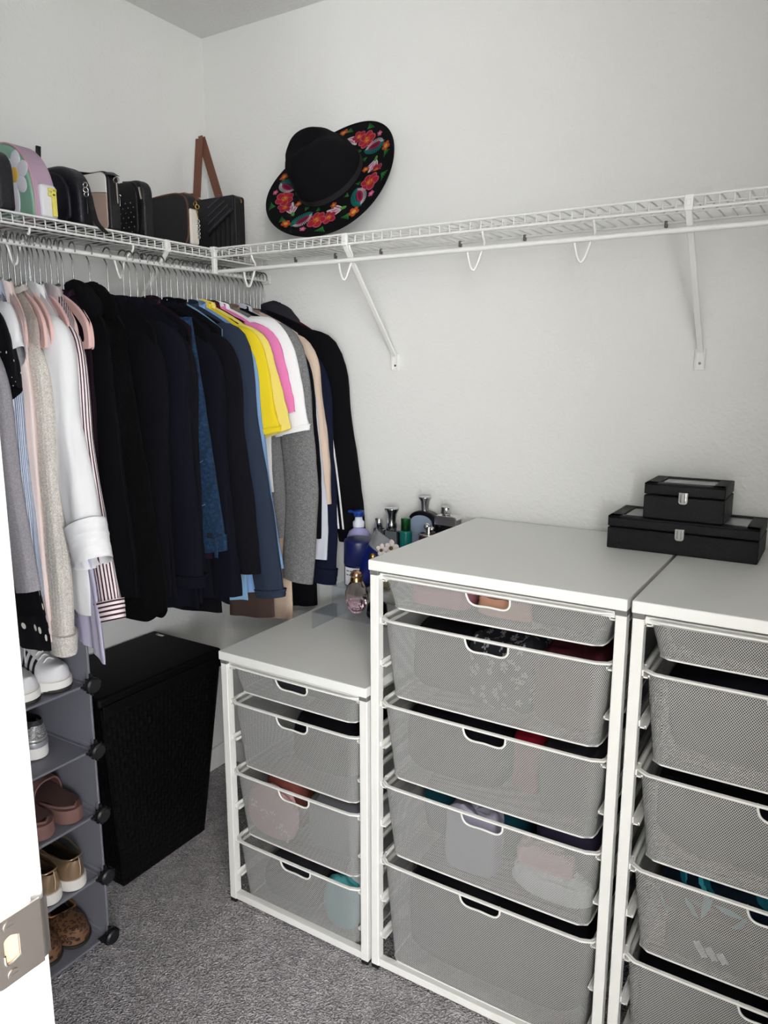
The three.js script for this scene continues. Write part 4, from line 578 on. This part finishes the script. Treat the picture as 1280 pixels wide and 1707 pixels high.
// ---------------------------------------------------------------- bags on the left shelf (they face the door, gusset towards the room)
const L = { black: new THREE.MeshPhysicalMaterial({ color: 0x0d0d12, roughness: .48, bumpMap: leatherBump, bumpScale: .0004 }), navy: new THREE.MeshPhysicalMaterial({ color: 0x0a0b16, roughness: .42, bumpMap: leatherBump, bumpScale: .0004 }), soft: new THREE.MeshPhysicalMaterial({ color: 0x1b1a1d, roughness: .6, bumpMap: leatherBump, bumpScale: .0006 }), cream: std(0xd9d2c8, .55), blush: std(0xb39c8f, .55), white: std(0xe4e1dd, .5), brown: new THREE.MeshPhysicalMaterial({ color: 0x6f4432, roughness: .5, bumpMap: leatherBump, bumpScale: .0004 }) };
const BY = SY + .0035;
// bag body: rounded slab w x h, thickness d along z, front face at z = 0 (facing the door); x centre 0
function bagBody(w, h, d, r, r2, bevel = .008) { return slab(rrect(w, h, r, r2), d, bevel, 4).translate(0, 0, -d); }
function bag(name, label, x0, x1, z, turn = 0) { return thing(name, label, 'bag', [(x0 + x1) / 2, BY, z], turn); }
const strap = (pts, w, th = .003) => { // flat strap: ribbon box swept, width along given axis z
  const c = new THREE.CatmullRomCurve3(pts.map(p => V(...p)), false, 'centripetal'); return grid(4, 40, (u, v) => { const p = c.getPoint(v), t = c.getTangent(v), a = V(0, 0, 1), n = V().crossVectors ? new THREE.Vector3().crossVectors(t, a).normalize() : a; const q = [[-.5, -.5], [.5, -.5], [.5, .5], [-.5, .5], [-.5, -.5]][Math.round(u * 4)]; return [p.x + n.x * q[1] * th + a.x * q[0] * w, p.y + n.y * q[1] * th + a.y * q[0] * w, p.z + n.z * q[1] * th + a.z * q[0] * w]; }); };
{ // small black backpack at the frame's edge
  const t = bag('mini_backpack', 'small black backpack with a looped handle nearest the door', .118, .26, .925);
  mesh('body', bagBody(.15, .135, .04, .055, .012), L.navy, t); mesh('front_pocket', bagBody(.11, .075, .012, .02, .01, .004).translate(-.005, .008, .011), L.navy, t);
  mesh('handle', tube([[.0, .112, -.03], [.0, .15, -.028], [.022, .168, -.02], [.048, .152, -.012], [.058, .118, -.004], [.057, .1, 0]], .0048, 30, 7), L.black, t);
  mesh('ring', merge([new THREE.TorusGeometry(.006, .0013, 6, 16).translate(.057, .094, .003), bar([.055, .088, .003], [.052, .062, .004], .0016), bar([.059, .088, .003], [.06, .066, .004], .0013)]), M.gold, t);
  mesh('zipper', tube([[-.07, .09, .0], [-.04, .125, 0], [.03, .128, 0], [.062, .1, 0], [.072, .06, 0]], .0022, 30, 5), M.blackPlastic, t);
}
{ // pastel backpack
  const t = bag('pastel_backpack', 'pastel green and lilac dome backpack with a daisy', .015, .25, .825);
  const dome = (w, h, k = 1) => { const s = new THREE.Shape(); s.moveTo(-w / 2, 0); s.lineTo(w / 2, 0); s.bezierCurveTo(w / 2 + .008, h * .5, w * .36, h * .97, 0, h); s.bezierCurveTo(-w * .36, h * .97, -w / 2 - .008, h * .5, -w / 2, 0); return s; };
  mesh('gusset', slab(dome(.24, .182), .058, .01, 4).translate(0, 0, -.058), std(0xb49aae, .6), t);
  mesh('lower_gusset', span(.098, .1265, .002, .078, -.052, -.008, .008), std(0xdedde2, .6), t);
  mesh('front_panel', slab(dome(.232, .176), .012, .005, 3).translate(0, .001, -.004), std(0x86b09b, .6), t);
  mesh('piping', tube([[.118, .004, .002], [.116, .06, .002], [.095, .125, .002], [.05, .166, .002], [0, .179, .002], [-.05, .166, .002]], .0024, 40, 6), std(0xc69ca4, .6), t);
  const pet = []; for (let k = 0; k < 6; k++) { const a = k * 1.047 + .3; pet.push(new THREE.SphereGeometry(.023, 14, 8).scale(1, .8, .1).rotateZ(a).translate(Math.cos(a) * .033 + .055, Math.sin(a) * .033 + .1, .0085)); }
  pet.push(new THREE.SphereGeometry(.026, 14, 8).scale(.75, 1.5, .1).translate(.05, .042, .0085));
  mesh('daisy_petals', merge(pet), std(0xdedde6, .6), t); mesh('daisy_centre', new THREE.SphereGeometry(.018, 16, 10).scale(1, 1, .25).translate(.055, .1, .009), std(0xd3ab4e, .6), t);
  mesh('zipper_pull', merge([box(.006, .062, .012, .1295, .037, -.04, .002), box(.006, .008, .022, .1295, .066, -.036, .002), box(.006, .008, .018, .1295, .055, -.034, .002)]), std(0xe3d766, .5), t);
}
{ // navy camera bag
  const t = bag('crossbody_bag', 'black rounded crossbody bag with chain and hanging strap', .015, .25, .705);
  mesh('body', bagBody(.235, .152, .045, .1, .018, .01), L.navy, t); mesh('front_panel', bagBody(.19, .118, .012, .075, .02, .005).translate(-.008, .015, .008), L.navy, t);
  mesh('piping', tube([[-.08, .012, .013], [.07, .012, .013], [.088, .03, .013], [.086, .09, .013], [.055, .125, .013], [-.04, .129, .013]], .002, 50, 5), L.black, t);
  mesh('zipper', tube([[.118, .03, -.022], [.116, .075, -.022], [.09, .12, -.022], [.04, .147, -.022], [-.05, .153, -.022]], .0032, 40, 6), M.blackPlastic, t);
  mesh('chain', merge([[.124, .108], [.125, .096], [.126, .086]].map(([x, y], i) => new THREE.TorusGeometry(.006, .0016, 6, 14).rotateY(i % 2 ? 1.2 : .3).translate(x - .004, y - .01, -.018))), M.chrome, t);
  mesh('strap', strap([[.124, .075, -.025], [.13, .04, -.027], [.134, .01, -.035], [.146, -.012, -.05]], .016, .003), L.black, t);
}
{ // upright dark strap end behind the pastel backpack
  const t = thing('strap_end', 'short black strap end sticking up behind the pastel backpack', 'strap', [.035, BY, .675]);
  mesh('webbing', box(.006, .22, .013, 0, .11, 0, .0015).rotateZ(-.12), std(0x17181b, .8), t);
}
{ // cream and blush bag with black gusset and flap
  const t = bag('color_block_bag', 'cream and blush color block bag with a black gusset', .02, .248, .612);
  mesh('body', bagBody(.228, .152, .035, .035, .016, .006), L.black, t);
  mesh('upper_panel', slab((() => { const s = new THREE.Shape(); s.moveTo(-.105, .1); s.quadraticCurveTo(0, .112, .106, .095); s.lineTo(.106, .125); s.quadraticCurveTo(.106, .148, .08, .148); s.lineTo(-.105, .148); s.closePath(); return s; })(), .004, .0015, 2).translate(0, 0, -.001), L.white, t);
  mesh('lower_panel', slab((() => { const s = new THREE.Shape(); s.moveTo(-.105, .006); s.lineTo(.09, .006); s.quadraticCurveTo(.106, .006, .106, .02); s.lineTo(.106, .094); s.quadraticCurveTo(0, .111, -.105, .099); s.closePath(); return s; })(), .004, .0015, 2).translate(0, 0, -.001), L.blush, t);
  mesh('top_flap', grid(20, 8, (u, v) => [lerp(-.1, .125, u), .156 + .008 * Math.sin(u * 6) * (1 - v) - .018 * sstep(.8, 1, u), lerp(.004, -.038, v)]), L.black, t);
  mesh('strap_ring', merge([new THREE.TorusGeometry(.007, .0016, 6, 16).rotateY(.5).translate(.12, .128, -.02), bar([.12, .12, -.02], [.124, .07, -.018], .0025)]), M.nickel, t);
}
{ // studded bag
  const t = bag('studded_bag', 'black bag with small silver studs beside the color block bag', .015, .248, .5);
  mesh('body', bagBody(.233, .152, .035, .04, .015, .008), L.black, t); mesh('flap', bagBody(.2, .14, .006, .045, .02, .0025).translate(-.006, .008, .0045), L.black, t);
  const st = []; for (let r = 0; r < 7; r++) for (let k = 0; k < 7; k++) st.push(new THREE.SphereGeometry(.0016, 6, 5).translate(-.055 + k * .021 + (r % 2) * .0105, .018 + r * .0125, .0052)); const sm = mesh('studs', merge(st), M.chrome, t); sm.userData.kind = 'stuff';
  mesh('clasp', merge([new THREE.SphereGeometry(.0065, 12, 8).scale(1, .7, .5).translate(.03, .115, .0055), bar([.03, .112, .006], [.03, .088, .006], .0013)]), M.chrome, t);
  mesh('piping', tube([[.108, .02, .0], [.11, .1, 0], [.09, .14, 0], [.04, .15, 0]], .0028, 24, 6), L.black, t); mesh('zipper_pull', box(.004, .03, .006, .112, .112, -.016, .001).rotateX(.2), M.nickel, t);
}
{ // soft black bag with a cream gusset
  const t = bag('crossbody_bag', 'soft black crossbody bag with a cream side panel', .015, .245, .335);
  mesh('body', bagBody(.227, .148, .04, .028, .02, .008), L.soft, t); mesh('piping', tube([[-.1, .142, 0], [.085, .145, 0], [.108, .128, 0], [.112, .03, 0], [.1, .006, 0]], .0024, 40, 6), L.brown, t);
  mesh('side_panel', span(.106, .119, .006, .105, -.038, -.005, .006), L.cream, t); mesh('top_gusset', span(-.1, .1, .143, .15, -.038, -.004, .003), L.brown, t);
  mesh('ring', merge([new THREE.TorusGeometry(.0065, .0015, 6, 16).translate(.122, .118, -.022), new THREE.TorusGeometry(.006, .0015, 6, 16).rotateY(1.2).translate(.128, .11, -.024), bar([.122, .11, -.024], [.128, .08, -.026], .0018)]), M.gold, t);
  mesh('chain', merge([0, 1, 2, 3, 4].map(k => new THREE.TorusGeometry(.0048, .0013, 5, 12).rotateY(k % 2 ? 1.4 : 0).translate(.127, .07 - k * .011, -.027))), M.chrome, t);
}
{ // chevron quilted bag in the corner
  const t = bag('quilted_bag', 'black chevron quilted bag standing in the shelf corner', .03, .25, .142);
  mesh('body', bagBody(.22, .176, .045, .012, .008, .005), L.black, t);
  const ribs = []; for (let k = 0; k < 5; k++) ribs.push(tube([[.02 + k * .02, .004, .001], [.02 + k * .02, .06, .001], [.02 + k * .02, .078 + k * .018, .001]], .0095, 12, 8).scale(1, 1, .5)); mesh('quilted_ribs', merge(ribs), L.black, t);
  mesh('flap', slab((() => { const s = new THREE.Shape(); s.moveTo(-.108, .174); s.lineTo(.108, .174); s.lineTo(.108, .128); s.lineTo(.0, .062); s.lineTo(-.108, .128); s.closePath(); return s; })(), .008, .003, 2).translate(0, 0, .001), L.black, t);
  const seams = []; for (let k = 0; k < 4; k++) seams.push(bar([.004, .074 + k * .024, .0095], [.1 - k * .012, .132 + k * .018 - k * .004, .0095], .0016)); mesh('chevron_seams', merge(seams), std(0x4a4a52, .25), t);
  mesh('ring', new THREE.TorusGeometry(.006, .0014, 6, 14).translate(.112, .158, -.02), M.gold, t);
}
{ // brown bag with folded strap behind it
  const t = thing('brown_handbag', 'brown leather handbag with an upright folded strap in the corner', 'bag', [.108, BY, .092]);
  mesh('body', slab(rrect(.17, .17, .02, .01), .055, .008, 3).translate(0, .0, -.06), L.brown, t);
  const ribbon = (a, b, w, th) => { const A = V(...a), B = V(...b), d = B.clone().sub(A), g = box(w, d.length(), th, 0, 0, 0, .001); g.applyQuaternion(new THREE.Quaternion().setFromUnitVectors(V(0, 1, 0), d.normalize())); return g.translate((A.x + B.x) / 2, (A.y + B.y) / 2, (A.z + B.z) / 2); };
  mesh('strap', merge([ribbon([-.073, .2, -.005], [-.055, .378, -.01], .032, .004), ribbon([-.05, .378, -.014], [.022, .178, -.014], .031, .004), ribbon([-.06, .376, -.014], [-.04, .376, -.01], .02, .005)]), L.brown, t);
  mesh('strap_loop', merge([new THREE.TorusGeometry(.014, .005, 8, 20).rotateY(.8).translate(-.088, .195, 0), ribbon([-.09, .198, 0], [-.045, .175, -.005], .022, .004)]), L.brown, t);
}
// ---------------------------------------------------------------- embroidered hat leaning on the back wall
{
  const brimTex = canvasTex(2048, 256, (c, w, h) => {
    c.fillStyle = '#09080d'; c.fillRect(0, 0, w, h); const r = mulberry(7);
    const petalFlower = (x, y, s, n, col, rim, core) => { for (let k = 0; k < n; k++) { c.save(); c.translate(x, y); c.rotate(k * 6.2832 / n + .2); c.fillStyle = rim; c.beginPath(); c.ellipse(s * .6, 0, s * .52, s * .46, 0, 0, 7); c.fill(); c.fillStyle = col; c.beginPath(); c.ellipse(s * .57, 0, s * .44, s * .37, 0, 0, 7); c.fill(); c.restore(); } c.fillStyle = core; c.beginPath(); c.arc(x, y, s * .42, 0, 7); c.fill(); c.fillStyle = '#e0a03a'; for (let k = 0; k < 6; k++) { c.beginPath(); c.arc(x + Math.cos(k) * s * .2, y + Math.sin(k * 1.3) * s * .2, s * .09, 0, 7); c.fill(); } };
    const fan = (x, y, s, rot) => { c.save(); c.translate(x, y); c.rotate(rot); for (let k = 0; k < 19; k++) { const a = -1.5 + k * 3 / 18; c.strokeStyle = '#1f7f78'; c.lineWidth = s * .1; c.beginPath(); c.moveTo(Math.cos(a) * s * .45 - s * .2, Math.sin(a) * s * .75); c.lineTo(Math.cos(a) * s * .95 - s * .2, Math.sin(a) * s * 1.15); c.stroke(); c.strokeStyle = '#ddd8dc'; c.lineWidth = s * .07; c.beginPath(); c.moveTo(-Math.cos(a) * s * .3 - s * .1, Math.sin(a) * s * .7); c.lineTo(-Math.cos(a) * s * .62 - s * .1, Math.sin(a) * s); c.stroke(); } c.fillStyle = '#a32b58'; c.beginPath(); c.ellipse(-s * .1, 0, s * .3, s * .7, 0, 0, 7); c.fill(); c.fillStyle = '#7c1638'; c.beginPath(); c.ellipse(-s * .1, 0, s * .16, s * .5, 0, 0, 7); c.fill(); c.restore(); };
    const lily = (x, y, s, rot) => { c.save(); c.translate(x, y); c.rotate(rot); for (const [a, q] of [[-.5, 1], [0, 1.25], [.5, 1]]) { c.save(); c.rotate(a); c.fillStyle = '#e6dfe0'; c.beginPath(); c.ellipse(s * .6 * q, 0, s * .62 * q, s * .2, 0, 0, 7); c.fill(); c.fillStyle = '#c7799f'; c.beginPath(); c.ellipse(s * .5 * q, 0, s * .36 * q, s * .09, 0, 0, 7); c.fill(); c.restore(); } c.fillStyle = '#5b9a3c'; c.beginPath(); c.ellipse(-s * .1, 0, s * .28, s * .16, 0, 0, 7); c.fill(); c.restore(); };
    const leaf = (x, y, s, rot) => { c.save(); c.translate(x, y); c.rotate(rot); c.strokeStyle = '#2f7d36'; c.lineWidth = s * .12; for (let k = -2; k < 3; k++) { c.beginPath(); c.moveTo(0, 0); c.quadraticCurveTo(s * .4, k * s * .1, s * .8, k * s * .28); c.stroke(); } c.restore(); };
    const unit = (x) => { const P = (dx) => ((x + dx) % w + w) % w;
      petalFlower(P(60), 128, 62, 6, '#b5273a', '#c8636e', '#d4552c'); fan(P(170), 128, 74, .5 + 0); petalFlower(P(245), 52, 30, 5, '#c9572e', '#a23c22', '#e8b44a'); petalFlower(P(125), 52, 18, 5, '#d0618f', '#b8446f', '#e3a2b8'); lily(P(290), 140, 80, .35); petalFlower(P(385), 120, 46, 5, '#a5273f', '#b9506a', '#d4552c'); petalFlower(P(345), 212, 28, 5, '#c9572e', '#a23c22', '#e8b44a'); leaf(P(10), 60, 50, -1.2); leaf(P(210), 200, 44, 1.3); leaf(P(270), 70, 46, -.6); leaf(P(95), 205, 40, 2.4); };
    for (let k = 0; k < 5; k++) unit(k * 410 + 20);
  });
  const t = thing('embroidered_hat', 'black wide-brimmed hat embroidered with colourful flowers on the shelf', 'hat', [.6, 2.016, .125]);
  const nrm = V(0, .555, .832).normalize(), q = new THREE.Quaternion().setFromUnitVectors(V(0, 1, 0), nrm);
  const felt = cloth(0x0a0a0e, { bs: .0003, sheen: .2 });
  const curl = (r, a) => { const k = sstep(.1, .208, r); return .013 * k * k * Math.cos(2 * (a + .6)) + .006 * k; };
  const brim = grid(96, 14, (u, v) => { const a = u * 6.2832, r = lerp(.096, .205, v); return [Math.cos(a) * r, curl(r, a), Math.sin(a) * r * 1.0, u, v]; }, true);
  const under = grid(96, 14, (u, v) => { const a = u * 6.2832, r = lerp(.096, .205, v); return [Math.cos(a) * r, curl(r, a) - .0035, Math.sin(a) * r]; }, true);
  const bm = new THREE.MeshPhysicalMaterial({ map: brimTex, color: 0xcfcfcf, roughness: .9, specularIntensity: .3, sheen: .15, bumpMap: brimTex, bumpScale: .0006 });
  const add = (n, g, m, p = t) => mesh(n, g.applyQuaternion(q), m, p);
  const b = add('brim', brim, bm); add('brim_lining', under, felt, b); add('brim_edge', tube(Array.from({ length: 48 }, (_, i) => { const a = i / 48 * 6.2832; return [Math.cos(a) * .205, curl(.205, a) - .0015, Math.sin(a) * .205]; }), .0032, 120, 6, true), felt, b);
  const TW = 2.4; // where the pinched front points
  const prof = [[.1, 0], [.099, .012], [.095, .05], [.086, .09], [.073, .122], [.054, .143], [.028, .15], [0, .145]];
  add('crown', grid(72, 30, (u, v) => { const a = u * 6.2832, k = v * (prof.length - 1), i = Math.min(prof.length - 2, Math.floor(k)), f = k - i; let r = lerp(prof[i][0], prof[i + 1][0], f), y = lerp(prof[i][1], prof[i + 1][1], f); const x = Math.cos(a - TW) * r, z = Math.sin(a - TW) * r; // teardrop crease and front pinch
    const pinch = sstep(.045, .12, y) * Math.exp(-((Math.abs(z) - .05) ** 2) / .0009) * sstep(.0, .07, x); const dip = sstep(.08, .12, y) * Math.exp(-(z * z) / .0014) * .022; const xx = x * 1.06, zz = z * (1 - .18 * pinch); const ca = Math.cos(TW), sa = Math.sin(TW); return [xx * ca - zz * sa, y - dip + .012 * sstep(.05, .1, y) * x / .08, xx * sa + zz * ca]; }, true), felt);
  add('hat_band', grid(64, 2, (u, v) => { const a = u * 6.2832; const r = .1005 - v * .0012, x = Math.cos(a - TW) * r * 1.06, z = Math.sin(a - TW) * r, ca = Math.cos(TW), sa = Math.sin(TW); return [x * ca - z * sa, .004 + v * .016, x * sa + z * ca]; }, true), std(0x0b0b10, .7));
}
// ---------------------------------------------------------------- watch boxes on the tall units
function watchBox(label, x0, x1, y0, h, z0, z1, split) {
  const w = x1 - x0, d = z1 - z0, t = thing('watch_box', label, 'box', [(x0 + x1) / 2, y0, z1]), m = new THREE.MeshPhysicalMaterial({ color: 0x0c0d11, specularIntensity: .5, roughness: .55, bumpMap: leatherBump, bumpScale: .0003 });
  mesh('base', box(w, split - .001, d, 0, (split - .001) / 2, -d / 2, .003), m, t);
  const fr = .03, fy = (h + split) / 2 + .001, hh = h - split - .001, lid = mesh('lid', merge([box(w, hh - .004, d, 0, fy - .002, -d / 2, .003), box(w, .005, fr, 0, h - .0025, -fr / 2, .002), box(w, .005, fr * .6, 0, h - .0025, -d + fr * .3, .002), box(fr, .005, d, -w / 2 + fr / 2, h - .0025, -d / 2, .002), box(fr, .005, d, w / 2 - fr / 2, h - .0025, -d / 2, .002)]), m, t);
  mesh('glass', box(w - 2 * fr, .001, d - fr * 1.6, 0, h - .0034, -d / 2 - fr * .2), std(0x8f9293, .12), lid);
  const cx = 0, cl = mesh('clasp', merge([slab(rrect(.021, .028, .002, .009), .005, .0015, 2).translate(cx, split - .017, 0), box(.013, .02, .004, cx, split - .001, .005, .001)]), M.chrome, t);
  mesh('clasp_slot', merge([box(.0012, .019, .001, cx - .004, split - .002, .0072), box(.0012, .019, .001, cx + .004, split - .002, .0072)]), std(0x4a4340, .4, .5), cl);
}
watchBox('wide low black watch box with a chrome clasp and glass lid', 1.455, 1.786, 1.0597, .079, .03, .195, .052);
watchBox('small black watch box with a chrome clasp stacked on the wide one', 1.533, 1.709, 1.1390, .084, .045, .185, .056);
// ---------------------------------------------------------------- clear riser and toiletries on the low unit
const TY = .748;
{
  const t = thing('acrylic_riser', 'clear acrylic stepped riser holding perfume bottles on the low unit', 'display stand', [.84, TY, 0]);
  const ac = new THREE.MeshPhysicalMaterial({ color: 0xf6f8fa, roughness: .06, transmission: 1, thickness: 0, ior: 1.45 });
  for (const [y, z0, z1] of [[.052, .235, .335], [.105, .135, .235], [.16, .03, .135]]) {
    mesh('step', span(-.175, .175, y - .003, y, z0, z1, .001), ac, t);
    for (const s of [-1, 1]) mesh('side_panel', span(s * .174 - .0015, s * .174 + .0015, .001, y - .003, z0, z1, .0005), ac, t);
  }
}
const glass = (hex, d = .02, rough = .03) => new THREE.MeshPhysicalMaterial({ color: 0xffffff, roughness: rough, transmission: 1, thickness: .02, ior: 1.45, attenuationColor: new THREE.Color(hex), attenuationDistance: d });
const S1 = TY + .052, S2 = TY + .105, S3 = TY + .16;
{ const t = thing('perfume_bottle', 'faceted pink crystal perfume bottle on the lowest riser step', 'bottle', [.79, S1 + .0005, .29]);
  const g = new THREE.SphereGeometry(.036, 12, 9).scale(.95, 1.5, .9).translate(0, .056, 0).toNonIndexed(); const p = g.attributes.position; for (let i = 0; i < p.count; i++) { const n = 1 + .07 * noise.noise(p.getX(i) * 60, p.getY(i) * 60, p.getZ(i) * 60), y = p.getY(i); p.setXYZ(i, p.getX(i) * n * (1 - .18 * sstep(.05, .1, y)), Math.max(0, y), p.getZ(i) * n); } g.computeVertexNormals();
  mesh('glass_body', g, glass(0xe0a898, .25, .05), t); mesh('cap', new THREE.IcosahedronGeometry(.018, 1).scale(1, .8, 1).translate(0, .116, 0), std(0xc49a80, .2, .9), t); mesh('collar', new THREE.CylinderGeometry(.016, .018, .01, 20).translate(0, .104, 0), M.gold, t);
  mesh('liquid', new THREE.SphereGeometry(.028, 16, 10).scale(1, .8, .9).translate(0, .028, 0), glass(0xb09abc, .15, .05), t); }
{ const t = thing('perfume_bottle', 'small smoky perfume bottle beside the tall unit post', 'bottle', [.855, S1 + .0005, .285]);
  mesh('glass_body', lathe([[0, 0], [.026, 0], [.03, .01], [.027, .04], [.012, .052], [.012, .06], [0, .06]], 24), glass(0x5a4266, .02), t); mesh('cap', lathe([[0, .1], [.012, .098], [.015, .085], [.013, .06], [0, .06]], 20), std(0x77777a, .25, .8), t); }
{ const t = thing('body_wash_bottle', 'blue cylindrical bottle with a white label and large dark cap', 'bottle', [.728, S2 + .0005, .185], .12);
  mesh('body', lathe([[0, 0], [.041, 0], [.043, .004], [.043, .062], [.041, .066], [0, .066]], 40), std(0x0f1a52, .3), t); mesh('cap', lathe([[0, .142], [.034, .142], [.042, .137], [.0435, .13], [.0445, .066], [0, .066]], 40), std(0x101a4e, .35), t);
  const lt = canvasTex(128, 128, (c, w, h) => { c.fillStyle = '#e4e6ea'; c.fillRect(0, 0, w, h); c.fillStyle = '#6a6f78'; for (const [y, ws] of [[20, [26, 22, 18]], [48, [20, 30, 14]]]) { let x = 22; for (const k of ws) { c.fillRect(x, y, k, 9); x += k + 6; } } c.fillStyle = '#4c5a48'; c.beginPath(); c.arc(80, 88, 15, 0, 7); c.fill(); c.fillStyle = '#b7a77c'; c.beginPath(); c.arc(80, 88, 7, 0, 7); c.fill(); });
  mesh('label', grid(16, 1, (u, v) => { const a = -.75 + u * 1.35; return [Math.sin(a) * .0434, lerp(.006, .06, v), Math.cos(a) * .0434, u, v]; }), std(0xffffff, .5, 0, { map: lt }), t); }
{ const t = thing('pump_bottle', 'lavender pump bottle with a blue pump head by the wall', 'bottle', [.672, S3 + .0005, .1]);
  mesh('body', lathe([[0, 0], [.034, 0], [.036, .004], [.036, .07], [.03, .085], [.016, .095], [.016, .1], [0, .1]], 32), std(0xa9a6d6, .35), t); mesh('collar', lathe([[.018, .1], [.018, .115], [.012, .12], [.011, .132], [0, .132]], 24), std(0xd7dbe6, .4), t);
  mesh('pump_head', merge([lathe([[0, .15], [.016, .15], [.017, .146], [.015, .132], [0, .132]], 24), box(.03, .008, .01, -.022, .144, 0, .003)]), std(0x14398c, .35), t); }
{ const t = thing('blue_tube', 'dark blue tube leaning with a silver end', 'tube', [.74, S2 + .012, .2]); t.rotation.z = -.5;
  mesh('body', grid(24, 8, (u, v) => { const a = u * 6.2832; return [Math.cos(a) * .03, .02 + v * .105, Math.sin(a) * lerp(.024, .014, v)]; }, true), std(0x0f1c5e, .3), t); mesh('silver_end', grid(24, 6, (u, v) => { const a = u * 6.2832; return [Math.cos(a) * .03, .125 + v * .05, Math.sin(a) * lerp(.014, .002, v)]; }, true), std(0xc4c6ca, .25, .7), t); mesh('cap', lathe([[0, 0], [.02, 0], [.022, .004], [.022, .022], [0, .022]], 24), std(0x0f1c5e, .3), t); }
{ const t = thing('perfume_bottle', 'perfume bottle topped by white daisy flowers', 'bottle', [.83, S2 + .0005, .19]);
  mesh('glass_body', new THREE.SphereGeometry(.034, 24, 16).scale(1, 1.05, .8).translate(0, .0355, 0), glass(0xe8d9b0, .05), t); mesh('cap', lathe([[0, .11], [.014, .108], [.016, .1], [.015, .07], [0, .07]], 20), M.gold, t);
  for (const [x, y, z, s] of [[.022, .13, .012, 1], [-.006, .122, .02, .8]]) { const pet = []; for (let k = 0; k < 5; k++) { const a = k * 1.2566 + .3; pet.push(new THREE.SphereGeometry(.011 * s, 12, 8).scale(1, .8, .4).rotateZ(a).translate(x + Math.cos(a) * .014 * s, y + Math.sin(a) * .014 * s, z)); } const f = mesh('flower', merge(pet), std(0xefe6e2, .5), t); mesh('flower_centre', new THREE.SphereGeometry(.006 * s, 10, 8).translate(x, y, z + .004), std(0x6c5a3c, .3, .7), f); }
  mesh('gold_bead', new THREE.SphereGeometry(.012, 14, 10).translate(-.035, .1, .022), M.gold, t); }
{ const t = thing('perfume_bottle', 'clear square perfume bottle with a flared silver cap', 'bottle', [.775, S3 + .0005, .075]);
  mesh('glass_body', box(.052, .095, .03, 0, .0475, 0, .005), glass(0xbcc8d0, .06), t); mesh('cap', lathe([[0, .166], [.021, .165], [.022, .16], [.014, .145], [.012, .12], [.016, .115], [.016, .096], [0, .096]], 28), M.chrome, t); mesh('stopper', lathe([[0, .128], [.012, .127], [.013, .098], [0, .098]], 16).translate(-.045, 0, 0), M.chrome, t); mesh('side_flask', box(.03, .097, .024, -.045, .0487, 0, .004), glass(0xc8d0d8, .06), t); }
{ const t = thing('perfume_bottle', 'slim teal perfume bottle with a dark green metallic cap', 'bottle', [.848, S3 + .0005, .115]);
  mesh('glass_body', lathe([[0, 0], [.017, 0], [.0185, .003], [.0185, .105], [.016, .11], [0, .11]], 28), std(0x12716b, .12), t); mesh('cap', lathe([[0, .148], [.0135, .147], [.0145, .144], [.0145, .11], [0, .11]], 28), std(0x2f6a3c, .22, .8), t); }
{ const t = thing('perfume_bottle', 'large dark arched perfume flask with a blue window', 'bottle', [.882, S3 + .0005, .062]);
  const arch = (w, h, r) => { const s = new THREE.Shape(); s.moveTo(-w / 2, 0); s.lineTo(w / 2, 0); s.lineTo(w / 2, h - r); s.bezierCurveTo(w / 2, h - r * .3, w / 4, h, 0, h); s.bezierCurveTo(-w / 4, h, -w / 2, h - r * .3, -w / 2, h - r); s.closePath(); return s; };
  mesh('frame', slab(arch(.098, .165, .034), .03, .004, 3).translate(0, 0, -.015), std(0x15141c, .2), t); mesh('window', slab(arch(.074, .142, .028), .004, .001, 2).translate(-.004, .01, .014), std(0x8f9db4, .12), t);
  mesh('emblem', merge([box(.007, .014, .001, -.002, .08, .0187), box(.013, .005, .001, -.003, .082, .0187), box(.003, .01, .001, -.006, .07, .0187), box(.003, .01, .001, .002, .07, .0187), box(.005, .006, .001, .003, .09, .0187)]), std(0x1b2a66, .4), t);
  mesh('cap', lathe([[0, .208], [.019, .207], [.02, .203], [.013, .192], [.011, .165], [.013, .16], [0, .16]], 28), M.chrome, t); }
{ const t = thing('perfume_bottle', 'ornate ruby perfume bottle with a silver jewelled cap', 'bottle', [.925, S3 + .0005, .116]);
  mesh('glass_body', lathe([[0, 0], [.024, 0], [.028, .006], [.03, .06], [.029, .1], [.024, .108], [0, .108]], 12), std(0x58282e, .15), t); mesh('rim', new THREE.TorusGeometry(.028, .003, 8, 24).rotateX(Math.PI / 2).translate(0, .108, 0), M.chrome, t);
  mesh('jewels', merge(Array.from({ length: 10 }, (_, k) => new THREE.IcosahedronGeometry(.0045, 0).translate(Math.sin(k * .63) * .0295, .085 - (k % 2) * .014, Math.cos(k * .63) * .0295))), M.chrome, t); mesh('cap', merge([new THREE.IcosahedronGeometry(.0105, 1).translate(-.006, .13, 0), new THREE.IcosahedronGeometry(.008, 1).translate(.011, .124, .003), new THREE.CylinderGeometry(.006, .01, .02, 12).translate(0, .118, 0)]), M.chrome, t); }
{ const t = thing('perfume_bottle', 'black and chrome perfume bottle nearest the tall unit', 'bottle', [.968, S3 + .0005, .085]);
  mesh('body', slab(rrect(.062, .145, .012, .003), .032, .004, 3).translate(0, 0, -.016), std(0x0c0c10, .15), t); mesh('shoulder', slab(rrect(.072, .03, .013, .003), .036, .004, 3).translate(.002, .133, -.018), M.chrome, t); mesh('cap', lathe([[0, .19], [.012, .189], [.0145, .184], [.0145, .168], [.011, .163], [0, .16]], 24).translate(-.004, 0, 0), M.chrome, t); }
scene.traverse(o => { if (o.isMesh) { o.castShadow = o.receiveShadow = true; } });
renderer.render(scene, camera);
